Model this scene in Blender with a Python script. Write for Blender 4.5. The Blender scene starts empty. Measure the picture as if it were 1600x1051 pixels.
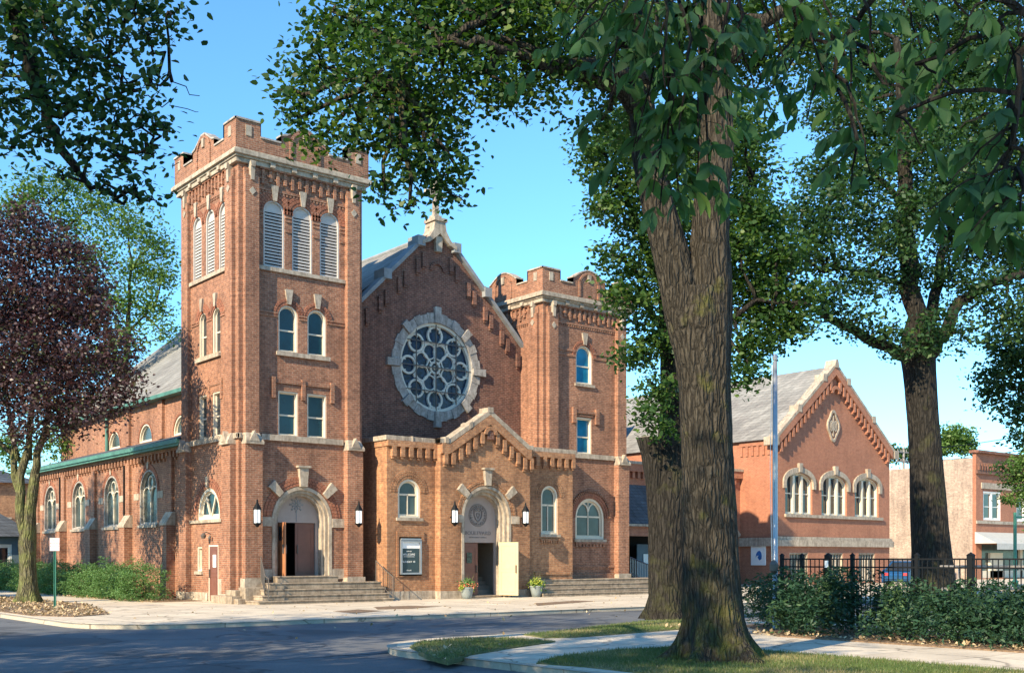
import bpy, bmesh, math, random
import numpy as np
from mathutils import Vector, geometry, noise as mnoise
R = math.radians
scene = bpy.context.scene
col = scene.collection
rng = random.Random(7)
NR = np.random.default_rng(11)

# ------------------------------------------------------------------ camera, sky, sun, exposure
FPX, HORIZ, EYE, YAW = 1750.0, 872.0, 1.72, 39.0
CAM = (-18.90, -40.03)
cd = bpy.data.cameras.new("camera")
cam = bpy.data.objects.new("camera", cd); col.objects.link(cam)
cam.location = (CAM[0], CAM[1], EYE)
cam.rotation_euler = (R(90), 0, R(-YAW))
cd.sensor_width = 36; cd.lens = 36*FPX/1600; cd.shift_y = (HORIZ-525.5)/1600
cd.clip_start = 0.1; cd.clip_end = 3000
scene.camera = cam

SUN = Vector((-3.7, -1.0, 2.15)).normalized()          # towards the sun
w = bpy.data.worlds.new("World"); scene.world = w; w.use_nodes = True
nt = w.node_tree
sky = nt.nodes.new("ShaderNodeTexSky"); sky.sky_type = 'NISHITA'; sky.sun_disc = False
sky.sun_elevation = math.asin(SUN.z); sky.sun_rotation = math.atan2(SUN.x, SUN.y)
sky.altitude = 0; sky.air_density = 1.0; sky.dust_density = 0.0; sky.ozone_density = 0.6
tn = nt.nodes.new("ShaderNodeMix"); tn.data_type = 'RGBA'; tn.blend_type = 'MULTIPLY'; tn.inputs[0].default_value = 1; tn.inputs[7].default_value = (.50, .90, 1.16, 1)
nt.links.new(sky.outputs[0], tn.inputs[6]); nt.links.new(tn.outputs[2], nt.nodes["Background"].inputs[0])
nt.nodes["Background"].inputs[1].default_value = 0.14
sl = bpy.data.lights.new("sun", 'SUN'); sl.energy = 5.0; sl.angle = R(0.53); sl.color = (1.0, 0.84, 0.58)
so = bpy.data.objects.new("sun", sl); col.objects.link(so)
so.rotation_euler = SUN.to_track_quat('Z', 'Y').to_euler()
scene.view_settings.view_transform = 'Standard'; scene.view_settings.look = 'None'
scene.view_settings.exposure = 1.0; scene.view_settings.gamma = 1

ca, sa = math.cos(R(YAW)), math.sin(R(YAW))
FW = Vector((sa, ca, 0)); RT = Vector((ca, -sa, 0))
def at(px, py, d):
    """point seen at pixel px,py of the photograph, d metres in front of the camera"""
    p = Vector((CAM[0], CAM[1], EYE)) + FW*d + RT*(d*(px-800)/FPX)
    p.z = EYE + (HORIZ-py)/FPX*d
    return p

# ------------------------------------------------------------------ materials
M = {}
def newmat(name):
    m = bpy.data.materials.new(name); m.use_nodes = True; M[name] = m
    return m, m.node_tree, m.node_tree.nodes["Principled BSDF"]
def noise(nt, vec, scale, detail=3, rough=.55):
    n = nt.nodes.new("ShaderNodeTexNoise"); n.inputs["Scale"].default_value = scale
    n.inputs["Detail"].default_value = detail; n.inputs["Roughness"].default_value = rough
    if vec is not None: nt.links.new(vec, n.inputs["Vector"])
    return n.outputs["Fac"]
def ramp(nt, fac, stops):
    r = nt.nodes.new("ShaderNodeValToRGB"); e = r.color_ramp.elements
    while len(e) < len(stops): e.new(0.5)
    for el, (p, c) in zip(e, stops):
        el.position = p; el.color = (*c, 1) if len(c) == 3 else c
    nt.links.new(fac, r.inputs[0]); return r.outputs[0]
def mix(nt, fac, a, b, mode='MIX'):
    m = nt.nodes.new("ShaderNodeMix"); m.data_type = 'RGBA'; m.blend_type = mode
    for s, v in ((m.inputs[0], fac), (m.inputs[6], a), (m.inputs[7], b)):
        if hasattr(v, 'is_output') or isinstance(v, bpy.types.NodeSocket): nt.links.new(v, s)
        elif isinstance(v, (tuple, list)): s.default_value = (*v, 1) if len(v) == 3 else v
        else: s.default_value = v
    return m.outputs[2]
def bump(nt, h, strength, dist, bsdf):
    b = nt.nodes.new("ShaderNodeBump"); b.inputs["Strength"].default_value = strength
    b.inputs["Distance"].default_value = dist
    nt.links.new(h, b.inputs["Height"]); nt.links.new(b.outputs[0], bsdf.inputs["Normal"])
def objvec(nt):
    return nt.nodes.new("ShaderNodeTexCoord").outputs["Object"]
def wallvec(nt):
    s = nt.nodes.new("ShaderNodeSeparateXYZ"); nt.links.new(objvec(nt), s.inputs[0])
    a = nt.nodes.new("ShaderNodeMath"); a.operation = 'ADD'
    nt.links.new(s.outputs[0], a.inputs[0]); nt.links.new(s.outputs[1], a.inputs[1])
    c = nt.nodes.new("ShaderNodeCombineXYZ"); nt.links.new(a.outputs[0], c.inputs[0]); nt.links.new(s.outputs[2], c.inputs[1])
    return c.outputs[0]
def brickmat(name, c1, c2, mortar, bw=.23, rh=.083, ms=.011, dark=.62, vary=.5, bumpd=.012, stain=.7):
    m, nt, b = newmat(name); v = wallvec(nt)
    t = nt.nodes.new("ShaderNodeTexBrick")
    for k, val in (("Scale", 1), ("Mortar Size", ms), ("Mortar Smooth", .2), ("Bias", 0), ("Brick Width", bw), ("Row Height", rh)): t.inputs[k].default_value = val
    t.inputs["Color1"].default_value = (*c1, 1); t.inputs["Color2"].default_value = (*c2, 1); t.inputs["Mortar"].default_value = (*mortar, 1)
    nt.links.new(v, t.inputs["Vector"])
    n1 = noise(nt, v, 6.0, 2, .6); g1 = ramp(nt, n1, [(.3, (dark,)*3), (.7, (1.3,)*3)])
    n2 = noise(nt, objvec(nt), .55, 4, .6); g2 = ramp(nt, n2, [(.3, (.72, .68, .68)), (.65, (1.15, 1.12, 1.1))])
    c = mix(nt, vary, t.outputs["Color"], g1, 'MULTIPLY'); c = mix(nt, stain+.2, c, g2, 'MULTIPLY')
    mp = nt.nodes.new('ShaderNodeMapping'); mp.inputs['Scale'].default_value = (1.6, .16, 1); nt.links.new(v, mp.inputs[0])
    c = mix(nt, stain, c, ramp(nt, noise(nt, mp.outputs[0], 1.5, 5, .7), [(.36, (.66, .64, .64)), (.55, (1.04,)*3)]), 'MULTIPLY')
    nt.links.new(c, b.inputs["Base Color"]); b.inputs["Roughness"].default_value = .88
    inv = nt.nodes.new("ShaderNodeMath"); inv.operation = 'MULTIPLY_ADD'; inv.inputs[1].default_value = -1; inv.inputs[2].default_value = 1
    nt.links.new(t.outputs["Fac"], inv.inputs[0])
    ad = nt.nodes.new("ShaderNodeMath"); ad.operation = 'MULTIPLY_ADD'; ad.inputs[1].default_value = .9
    nt.links.new(noise(nt, v, 22, 3), ad.inputs[0]); nt.links.new(inv.outputs[0], ad.inputs[2])
    bump(nt, ad.outputs[0], .8, bumpd, b)
    return m
def plain(name, c, rough=.8, metal=0, var=.25, scale=3.0, bumpd=0, spec=.5, scale2=None):
    m, nt, b = newmat(name); v = objvec(nt)
    lo = tuple(x*(1-var) for x in c); hi = tuple(min(1, x*(1+var)) for x in c)
    cc = ramp(nt, noise(nt, v, scale, 5, .62), [(.32, lo), (.68, hi)])
    if scale2:
        cc = mix(nt, .7, cc, ramp(nt, noise(nt, v, scale2, 3, .6), [(.35, (.7, .68, .66)), (.6, (1.1,)*3)]), 'MULTIPLY')
    if 'stone' in name:
        mp = nt.nodes.new('ShaderNodeMapping'); mp.inputs['Scale'].default_value = (2.5, 2.5, .35); nt.links.new(v, mp.inputs[0])
        cc = mix(nt, .75, cc, ramp(nt, noise(nt, mp.outputs[0], 2.2, 5, .7), [(.36, (.55, .53, .52)), (.56, (1.05,)*3)]), 'MULTIPLY')
    nt.links.new(cc, b.inputs["Base Color"])
    b.inputs["Roughness"].default_value = rough; b.inputs["Metallic"].default_value = metal
    b.inputs["Specular IOR Level"].default_value = spec
    if bumpd: bump(nt, noise(nt, v, scale*6, 4), .7, bumpd, b)
    return m
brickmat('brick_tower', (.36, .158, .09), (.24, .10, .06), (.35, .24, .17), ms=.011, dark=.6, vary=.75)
brickmat('brick_portico', (.46, .225, .11), (.31, .14, .07), (.36, .24, .15), ms=.010, dark=.6, vary=.7)
brickmat('brick_dark_and_shaded', (.23, .09, .058), (.14, .056, .04), (.25, .17, .13), dark=.5, vary=.7)  # gable's shade put into this darker colour; shop cornice is dark itself
brickmat('brick_arch', (.36, .145, .085), (.25, .10, .062), (.4, .27, .2), bw=.5, rh=.4, ms=.004)
brickmat('brick_wing', (.38, .145, .082), (.31, .112, .066), (.36, .2, .13), dark=.8, bumpd=.006, stain=.35)
brickmat('brick_white', (.50, .40, .32), (.38, .30, .245), (.3, .24, .2), dark=.65, vary=.7)
brickmat('slate_light', (.27, .265, .25), (.20, .20, .19), (.13, .13, .13), bw=.45, rh=.22, ms=.012, dark=.75, bumpd=.015)
brickmat('slate_dark', (.085, .1, .12), (.06, .072, .09), (.03, .035, .04), bw=.4, rh=.2, ms=.012, bumpd=.012)
plain('limestone', (.40, .335, .265), .85, var=.16, scale=1.8, bumpd=.006, scale2=7)
plain('limestone_grey', (.36, .33, .30), .9, var=.25, scale=2.5, bumpd=.01, scale2=9)
plain('coping_grey', (.23, .24, .25), .8, var=.2, scale=3)
plain('step_stone', (.34, .27, .2), .9, var=.25, scale=2.2, bumpd=.01, scale2=8)
plain('cream_paint', (.66, .58, .46), .6, var=.06)
plain('tracery_paint', (.60, .57, .49), .6, var=.06)
plain('white_paint', (.74, .72, .68), .5, var=.05)
plain('door_brown', (.17, .07, .05), .5, var=.1)
plain('door_sun_pale', (.58, .46, .28), .45, var=.05)  # sunlight on the open porch leaf is put into this colour
plain('black_metal', (.008, .009, .011), .6, var=.1, spec=.15)
plain('rail_metal', (.10, .085, .075), .5, var=.1)
plain('pole_metal', (.36, .37, .39), .38, metal=.6, var=.1)
plain('green_metal', (.03, .17, .12), .5, var=.15)
plain('copper_green', (.06, .17, .14), .6, var=.3, scale=1.5)
plain('louvre', (.46, .43, .41), .7, var=.08)
plain('dark_void', (.008, .008, .009), .9, var=.1)  # near-black colour stands in for the lack of light indoors
plain('inside_wall', (.25, .2, .16), .9, var=.1)
plain('teal_frame', (.06, .16, .17), .5, var=.1)
plain('board_white', (.8, .8, .8), .4, var=.02)
plain('board_dark', (.03, .05, .06), .2, var=.1)
plain('siding_blue', (.10, .15, .19), .7, var=.08)
plain('car_blue', (.02, .09, .22), .2, metal=.3, var=.05)
plain('rubber', (.02, .02, .02), .8, var=.1)
plain('awning', (.42, .42, .4), .8, var=.08)
plain('red_ink', (.5, .04, .05), .5, var=.02)
plain('blue_ink', (.03, .14, .4), .5, var=.02)
plain('pot_grey', (.22, .25, .25), .7, var=.15)
plain('wood_grey', (.25, .22, .2), .8, var=.25, scale=5)
plain('mulch', (.20, .13, .08), .95, var=.5, scale=9, bumpd=.03, scale2=30)
plain('carved_panel', (.36, .30, .275), .9, var=.08, scale=1.5)
plain('carved_shadow_line', (.22, .19, .18), .9, var=.1)
plain('flower_orange', (.75, .22, .12), .6, var=.2)
plain('door_sun_orange', (.4, .17, .08), .5, var=.1)  # orange of direct sun put into the open tower leaf's colour

def glassmat(name, c, rough=.06, var=.4, scale=1.2):
    m, nt, b = newmat(name); v = objvec(nt)
    cc = ramp(nt, noise(nt, v, scale, 2), [(.3, tuple(x*(1-var) for x in c)), (.7, tuple(x*(1+var) for x in c))])
    nt.links.new(cc, b.inputs["Base Color"]); b.inputs["Roughness"].default_value = rough
    b.inputs["Specular IOR Level"].default_value = .6
    bump(nt, noise(nt, v, 2.2, 2), .15, .02, b)
glassmat('glass_teal', (.003, .028, .04), .22)
glassmat('glass_blue', (.01, .16, .3), .12)
glassmat('glass_grey', (.045, .065, .065), .2)
glassmat('glass_dark', (.02, .024, .03))
glassmat('glass_stained', (.008, .02, .05), .3, .9, 9)
m, nt_, b_ = newmat('lamp_glass')
b_.inputs["Base Color"].default_value = (.85, .85, .85, 1); b_.inputs["Roughness"].default_value = .3
b_.inputs["Emission Color"].default_value = (1, .97, .9, 1); b_.inputs["Emission Strength"].default_value = .35

def concrete(name, c, jx, jy, rough=.9):
    m, nt, b = newmat(name); v = objvec(nt)
    base = ramp(nt, noise(nt, v, .9, 6, .65), [(.3, tuple(x*.78 for x in c)), (.7, tuple(min(1, x*1.12) for x in c))])
    fine = ramp(nt, noise(nt, v, 14, 4, .7), [(.3, (.82,)*3), (.7, (1.08,)*3)])
    cc = mix(nt, .8, base, fine, 'MULTIPLY')
    t = nt.nodes.new("ShaderNodeTexBrick"); t.offset = 0
    for k, val in (("Scale", 1), ("Mortar Size", .018), ("Mortar Smooth", .3), ("Brick Width", jx), ("Row Height", jy)): t.inputs[k].default_value = val
    t.inputs["Color1"].default_value = (1, 1, 1, 1); t.inputs["Color2"].default_value = (.86, .85, .84, 1); t.inputs["Mortar"].default_value = (.45, .42, .4, 1)
    nt.links.new(v, t.inputs["Vector"])
    cc = mix(nt, 1, cc, t.outputs["Color"], 'MULTIPLY')
    vo = nt.nodes.new("ShaderNodeTexVoronoi"); vo.feature = 'DISTANCE_TO_EDGE'; vo.inputs["Scale"].default_value = .28
    wn = nt.nodes.new("ShaderNodeTexNoise"); wn.inputs["Scale"].default_value = 1.2; wn.inputs["Detail"].default_value = 5
    nt.links.new(v, wn.inputs["Vector"])
    av = nt.nodes.new("ShaderNodeVectorMath"); av.operation = 'MULTIPLY_ADD'; av.inputs[1].default_value = (1.2, 1.2, 0)
    nt.links.new(wn.outputs["Color"], av.inputs[0]); nt.links.new(v, av.inputs[2]); nt.links.new(av.outputs[0], vo.inputs["Vector"])
    cr = ramp(nt, vo.outputs["Distance"], [(.004, (.42, .4, .38)), (.012, (1, 1, 1))])
    cc = mix(nt, .8, cc, cr, 'MULTIPLY')
    nt.links.new(cc, b.inputs["Base Color"]); b.inputs["Roughness"].default_value = rough
    bump(nt, noise(nt, v, 40, 4), .4, .004, b)
concrete('concrete', (.68, .58, .45), 1.5, 1.5)
concrete('concrete_kerb', (.50, .44, .36), 3.0, 30)
def asphalt():
    m, nt, b = newmat('asphalt'); v = objvec(nt)
    c = ramp(nt, noise(nt, v, .35, 6, .6), [(.3, (.095, .10, .108)), (.7, (.15, .152, .158))])
    c = mix(nt, .8, c, ramp(nt, noise(nt, v, 30, 3, .8), [(.3, (.7,)*3), (.7, (1.25,)*3)]), 'MULTIPLY')
    wn = nt.nodes.new("ShaderNodeTexNoise"); wn.inputs["Scale"].default_value = .8; wn.inputs["Detail"].default_value = 6
    nt.links.new(v, wn.inputs["Vector"])
    av = nt.nodes.new("ShaderNodeVectorMath"); av.operation = 'MULTIPLY_ADD'; av.inputs[1].default_value = (2, 2, 0)
    nt.links.new(wn.outputs["Color"], av.inputs[0]); nt.links.new(v, av.inputs[2])
    vo = nt.nodes.new("ShaderNodeTexVoronoi"); vo.feature = 'DISTANCE_TO_EDGE'; vo.inputs["Scale"].default_value = .33
    nt.links.new(av.outputs[0], vo.inputs["Vector"])
    c = mix(nt, .75, c, ramp(nt, vo.outputs["Distance"], [(.004, (.3,)*3), (.022, (1, 1, 1))]), 'MULTIPLY')
    pt = ramp(nt, noise(nt, v, .22, 2, .4), [(.57, (1, 1, 1)), (.585, (.66, .66, .67))])
    c = mix(nt, 1, c, pt, 'MULTIPLY')
    nt.links.new(c, b.inputs["Base Color"]); b.inputs["Roughness"].default_value = .85
    bump(nt, noise(nt, v, 60, 3), .5, .006, b)
asphalt()
def lawnmat():
    m, nt, b = newmat('lawn'); v = objvec(nt)
    c = ramp(nt, noise(nt, v, 1.1, 5, .65), [(.3, (.075, .10, .03)), (.48, (.12, .13, .045)), (.66, (.27, .21, .11))])
    c = mix(nt, .8, c, ramp(nt, noise(nt, v, 25, 3, .8), [(.3, (.55,)*3), (.7, (1.3,)*3)]), 'MULTIPLY')
    nt.links.new(c, b.inputs["Base Color"]); b.inputs["Roughness"].default_value = .95
    bump(nt, noise(nt, v, 30, 4), .8, .03, b)
lawnmat()
def leafmat(name, stops, trans=.35, rough=.5, tint=(1.0, 1.15, .4)):
    """stops: colours picked per leaf through the face attribute 'shade' (kind of leaf, not light)"""
    m, nt, b = newmat(name)
    a = nt.nodes.new("ShaderNodeAttribute"); a.attribute_name = "leafvar"
    c = ramp(nt, a.outputs["Fac"], stops)
    nt.links.new(c, b.inputs["Base Color"]); b.inputs["Roughness"].default_value = rough; b.inputs["Specular IOR Level"].default_value = .35
    t = nt.nodes.new("ShaderNodeBsdfTranslucent")
    tc = mix(nt, 1, c, tint, 'MULTIPLY'); nt.links.new(tc, t.inputs["Color"])
    ms = nt.nodes.new("ShaderNodeMixShader"); ms.inputs[0].default_value = trans
    nt.links.new(b.outputs[0], ms.inputs[1]); nt.links.new(t.outputs[0], ms.inputs[2])
    nt.links.new(ms.outputs[0], nt.nodes["Material Output"].inputs[0])
leafmat('leaf_green', [(0, (.028, .07, .022)), (.6, (.055, .12, .03)), (1, (.14, .21, .045))], .45)
leafmat('leaf_deep', [(0, (.025, .065, .03)), (.7, (.045, .105, .038)), (1, (.10, .17, .045))], .45)
leafmat('leaf_near', [(0, (.045, .11, .048)), (.7, (.07, .16, .055)), (1, (.16, .27, .07))], .45, .6)
leafmat('leaf_light', [(0, (.07, .14, .035)), (.6, (.12, .21, .05)), (1, (.2, .28, .08))], .4)
leafmat('leaf_purple', [(0, (.045, .03, .04)), (.45, (.085, .052, .06)), (.72, (.11, .07, .07)), (.84, (.08, .085, .045)), (1, (.06, .10, .04))], .25, .4, (1.2, .6, .6))
leafmat('leaf_hedge', [(0, (.08, .17, .05)), (.7, (.13, .25, .08)), (1, (.2, .32, .13))], .25)
leafmat('leaf_weed', [(0, (.018, .05, .028)), (.7, (.035, .085, .042)), (1, (.09, .15, .055))], .25)
leafmat('grass_blade', [(0, (.08, .13, .035)), (.45, (.13, .17, .055)), (.7, (.28, .24, .12)), (1, (.42, .34, .2))], .25)
leafmat('leaf_dry', [(0, (.30, .2, .11)), (1, (.6, .46, .29))], .1)
leafmat('leaf_yellow', [(0, (.25, .35, .05)), (1, (.5, .5, .1))], .3)
def barkmat(name, c1, c2, moss, mossamt, sx=26, sz=3.2, furrow=11):
    m, nt, b = newmat(name)
    def mapped(z):
        mp = nt.nodes.new("ShaderNodeMapping"); mp.inputs["Scale"].default_value = (1, 1, z)
        nt.links.new(objvec(nt), mp.inputs[0]); return mp.outputs[0]
    wn = nt.nodes.new("ShaderNodeTexNoise"); wn.inputs["Scale"].default_value = 5; wn.inputs["Detail"].default_value = 4
    nt.links.new(mapped(.5), wn.inputs["Vector"])
    av = nt.nodes.new("ShaderNodeVectorMath"); av.operation = 'MULTIPLY_ADD'; av.inputs[1].default_value = (.12, .12, .12)
    nt.links.new(wn.outputs["Color"], av.inputs[0]); nt.links.new(mapped(.2), av.inputs[2])
    vo = nt.nodes.new("ShaderNodeTexVoronoi"); vo.feature = 'DISTANCE_TO_EDGE'; vo.inputs["Scale"].default_value = furrow
    nt.links.new(av.outputs[0], vo.inputs["Vector"])
    n = noise(nt, mapped(sz/sx), sx, 5, .7)
    fr_ = ramp(nt, vo.outputs["Distance"], [(.0, (.35,)*3), (.12, (.8,)*3), (.3, (1, 1, 1))])
    c = ramp(nt, n, [(.3, tuple(x*.45 for x in c1)), (.5, c1), (.72, c2)])
    c = mix(nt, .9, c, fr_, 'MULTIPLY')
    mo = ramp(nt, noise(nt, objvec(nt), 1.3, 4, .6), [(.62-mossamt, (0, 0, 0)), (.75-mossamt, (1, 1, 1))])
    r2 = nt.nodes.new("ShaderNodeSeparateColor"); nt.links.new(mo, r2.inputs[0])
    sz_ = nt.nodes.new("ShaderNodeSeparateXYZ"); nt.links.new(objvec(nt), sz_.inputs[0])
    mr = nt.nodes.new("ShaderNodeMapRange"); mr.inputs[1].default_value = .1; mr.inputs[2].default_value = 1.5; mr.inputs[3].default_value = .75; mr.inputs[4].default_value = 0; nt.links.new(sz_.outputs[2], mr.inputs[0])
    mm = nt.nodes.new("ShaderNodeMath"); mm.operation = 'MULTIPLY'; nt.links.new(mr.outputs[0], mm.inputs[0]); nt.links.new(ramp(nt, noise(nt, objvec(nt), 2.2, 5, .7), [(.42, (0,)*3), (.6, (1,)*3)]), mm.inputs[1])
    c = mix(nt, mm.outputs[0], c, moss)
    c = mix(nt, r2.outputs[0], c, mix(nt, .6, c, moss))
    nt.links.new(c, b.inputs["Base Color"]); b.inputs["Roughness"].default_value = .95; b.inputs["Specular IOR Level"].default_value = .2
    ad = nt.nodes.new("ShaderNodeMath"); ad.operation = 'MULTIPLY_ADD'; ad.inputs[1].default_value = .5
    mn = nt.nodes.new("ShaderNodeMath"); mn.operation = 'MINIMUM'; mn.inputs[1].default_value = .3
    nt.links.new(vo.outputs["Distance"], mn.inputs[0]); nt.links.new(n, ad.inputs[0])
    sc = nt.nodes.new("ShaderNodeMath"); sc.operation = 'MULTIPLY'; sc.inputs[1].default_value = 3.0; nt.links.new(mn.outputs[0], sc.inputs[0]); nt.links.new(sc.outputs[0], ad.inputs[2])
    bump(nt, ad.outputs[0], 1.0, .05, b)
barkmat('bark', (.062, .053, .042), (.11, .096, .075), (.11, .115, .02), .04, furrow=14)
barkmat('bark_pale', (.14, .125, .075), (.25, .23, .14), (.17, .19, .06), .15, 12, 3)
barkmat('bark_dark', (.032, .028, .024), (.062, .053, .043), (.06, .06, .025), .06, furrow=9)
plain('cut_wood', (.34, .28, .2), .9, var=.3, scale=8)

# ------------------------------------------------------------------ mesh helpers
class MB:
    def __init__(s): s.v = []; s.f = []; s.parts = []
    def add(s, vs, fs):
        n = len(s.v); s.parts.append((list(vs), list(fs))); s.v += [tuple(p) for p in vs]; s.f += [tuple(i+n for i in f) for f in fs]; return s
    def box(s, x0, x1, y0, y1, z0, z1):
        return s.add([(x, y, z) for z in (z0, z1) for x, y in ((x0, y0), (x1, y0), (x1, y1), (x0, y1))],
                     [(3, 2, 1, 0), (4, 5, 6, 7), (0, 1, 5, 4), (1, 2, 6, 5), (2, 3, 7, 6), (3, 0, 4, 7)])
    def prism(s, poly, T, d0, d1, cap=True):
        n = len(poly)
        vs = [T(a, b, d0) for a, b in poly]+[T(a, b, d1) for a, b in poly]
        fs = [(i, (i+1) % n, n+(i+1) % n, n+i) for i in range(n)]
        if cap: fs += [tuple(range(n)), tuple(range(2*n-1, n-1, -1))]
        return s.add(vs, fs)
    def ring(s, A, B, T, d0, d1, closed=True):
        n = len(A); vs = [T(a, b, d) for d in (d0, d1) for P in (A, B) for a, b in P]; fs = []
        for i in range(n if closed else n-1):
            j = (i+1) % n
            fs += [(i, j, n+j, n+i), (2*n+i, 3*n+i, 3*n+j, 2*n+j), (i, 2*n+i, 2*n+j, j), (n+i, n+j, 3*n+j, 3*n+i)]
        return s.add(vs, fs)
    def wall(s, outer, holes, T, rev, thick):
        """front sheet with real openings, reveals, edges and back"""
        polys = [outer]+holes
        tris = geometry.tessellate_polygon([[Vector((a, b, 0)) for a, b in p] for p in polys])
        flat = [p for q in polys for p in q]
        s.add([T(a, b, 0) for a, b in flat], [tuple(t) for t in tris])
        s.add([T(a, b, thick) for a, b in flat], [tuple(t) for t in tris])
        n = len(outer)
        s.add([T(a, b, d) for d in (0, thick) for a, b in outer], [(i, (i+1) % n, n+(i+1) % n, n+i) for i in range(n)])
        for h in holes:
            n = len(h)
            s.add([T(a, b, d) for d in (0, thick) for a, b in h], [(i, (i+1) % n, n+(i+1) % n, n+i) for i in range(n)])
        return s
    def tube(s, path, rad, n=8, cap=True):
        path = [Vector(p) for p in path]; rad = rad if isinstance(rad, (list, tuple)) else [rad]*len(path)
        rings = []; ref = None
        for i, p in enumerate(path):
            t = (path[min(i+1, len(path)-1)]-path[max(i-1, 0)]).normalized()
            if ref is None: ref = t.orthogonal().normalized()
            ref = (ref-t*ref.dot(t)).normalized(); bi = t.cross(ref)
            rings.append([p+(ref*math.cos(a)+bi*math.sin(a))*rad[i] for a in [2*math.pi*k/n for k in range(n)]])
        vs = [q for r in rings for q in r]
        fs = [(i*n+k, i*n+(k+1) % n, (i+1)*n+(k+1) % n, (i+1)*n+k) for i in range(len(path)-1) for k in range(n)]
        if cap: fs += [tuple(range(n-1, -1, -1)), tuple((len(path)-1)*n+k for k in range(n))]
        return s.add(vs, fs)
    def lathe(s, prof, c=(0, 0, 0), n=16):
        vs = [(c[0]+r*math.cos(2*math.pi*k/n), c[1]+r*math.sin(2*math.pi*k/n), c[2]+z) for r, z in prof for k in range(n)]
        m = len(prof)
        return s.add(vs, [(i*n+k, i*n+(k+1) % n, (i+1)*n+(k+1) % n, (i+1)*n+k) for i in range(m-1) for k in range(n)]+[tuple(range(n-1, -1, -1)), tuple((m-1)*n+k for k in range(n))])
    def build_each(s, name, mat, parent=None, bevel=0):
        for vs, fs in s.parts: MB().add(vs, fs).build(name, mat, parent, bevel=bevel)
    def build(s, name, mat, parent=None, smooth=False, bevel=0):
        me = bpy.data.meshes.new(name); me.from_pydata(s.v, [], s.f)
        me.materials.append(M[mat])
        if smooth: me.polygons.foreach_set("use_smooth", [True]*len(me.polygons))
        me.update()
        o = bpy.data.objects.new(name, me); col.objects.link(o)
        if parent: o.parent = parent
        if bevel:
            b = o.modifiers.new("bevel", 'BEVEL'); b.width = bevel; b.segments = 2; b.limit_method = 'ANGLE'
        return o
def tag(o, label=None, cat=None, group=None, kind=None):
    if label: o["label"] = label
    if cat: o["category"] = cat
    if group: o["group"] = group
    if kind: o["kind"] = kind
    return o
def thing(name, loc, label, cat, group=None, rz=0):
    o = bpy.data.objects.new(name, None); col.objects.link(o); o.location = loc; o.rotation_euler.z = rz
    o.empty_display_size = .3
    return tag(o, label, cat, group)
def copy_tree(o, parent=None):
    c = o.copy(); col.objects.link(c); c.parent = parent
    for ch in list(o.children): copy_tree(ch, c)
    return c
FR = lambda Y: (lambda s, z, d: (s, Y+d, z))       # wall facing -y, s = x
SD = lambda X: (lambda s, z, d: (X+d, s, z))       # wall facing -x, s = y
def arch(cx, z0, w_, h, rise=None, n=14):
    r = w_/2 if rise is None else rise
    zs = z0+h-r
    if r <= 0: return [(cx-w_/2, z0), (cx+w_/2, z0), (cx+w_/2, z0+h), (cx-w_/2, z0+h)]
    return [(cx-w_/2, z0), (cx+w_/2, z0)]+[(cx+w_/2*math.cos(math.pi*k/n), zs+r*math.sin(math.pi*k/n)) for k in range(n+1)]
def voussoirs(mb, T, cx, zs, r0, r1, n, a0=0, a1=180, d0=-.02, d1=.02, gap=.12):
    for k in range(n):
        t0 = R(a0+(a1-a0)*(k+gap/2)/n); t1 = R(a0+(a1-a0)*(k+1-gap/2)/n)
        mb.prism([(cx+r*math.cos(t), zs+r*math.sin(t)) for r, t in ((r0, t0), (r1, t0), (r1, t1), (r0, t1))], T, d0, d1)
def wedge(mb, T, cx, zs, ang, r0, r1, w0, w1, d0, d1):
    a = R(ang); ux, uz = math.cos(a), math.sin(a); px_, pz_ = -uz, ux
    mb.prism([(cx+ux*r+px_*q, zs+uz*r+pz_*q) for r, q in ((r0, -w0/2), (r1, -w1/2), (r1, w1/2), (r0, w0/2))], T, d0, d1)

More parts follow.
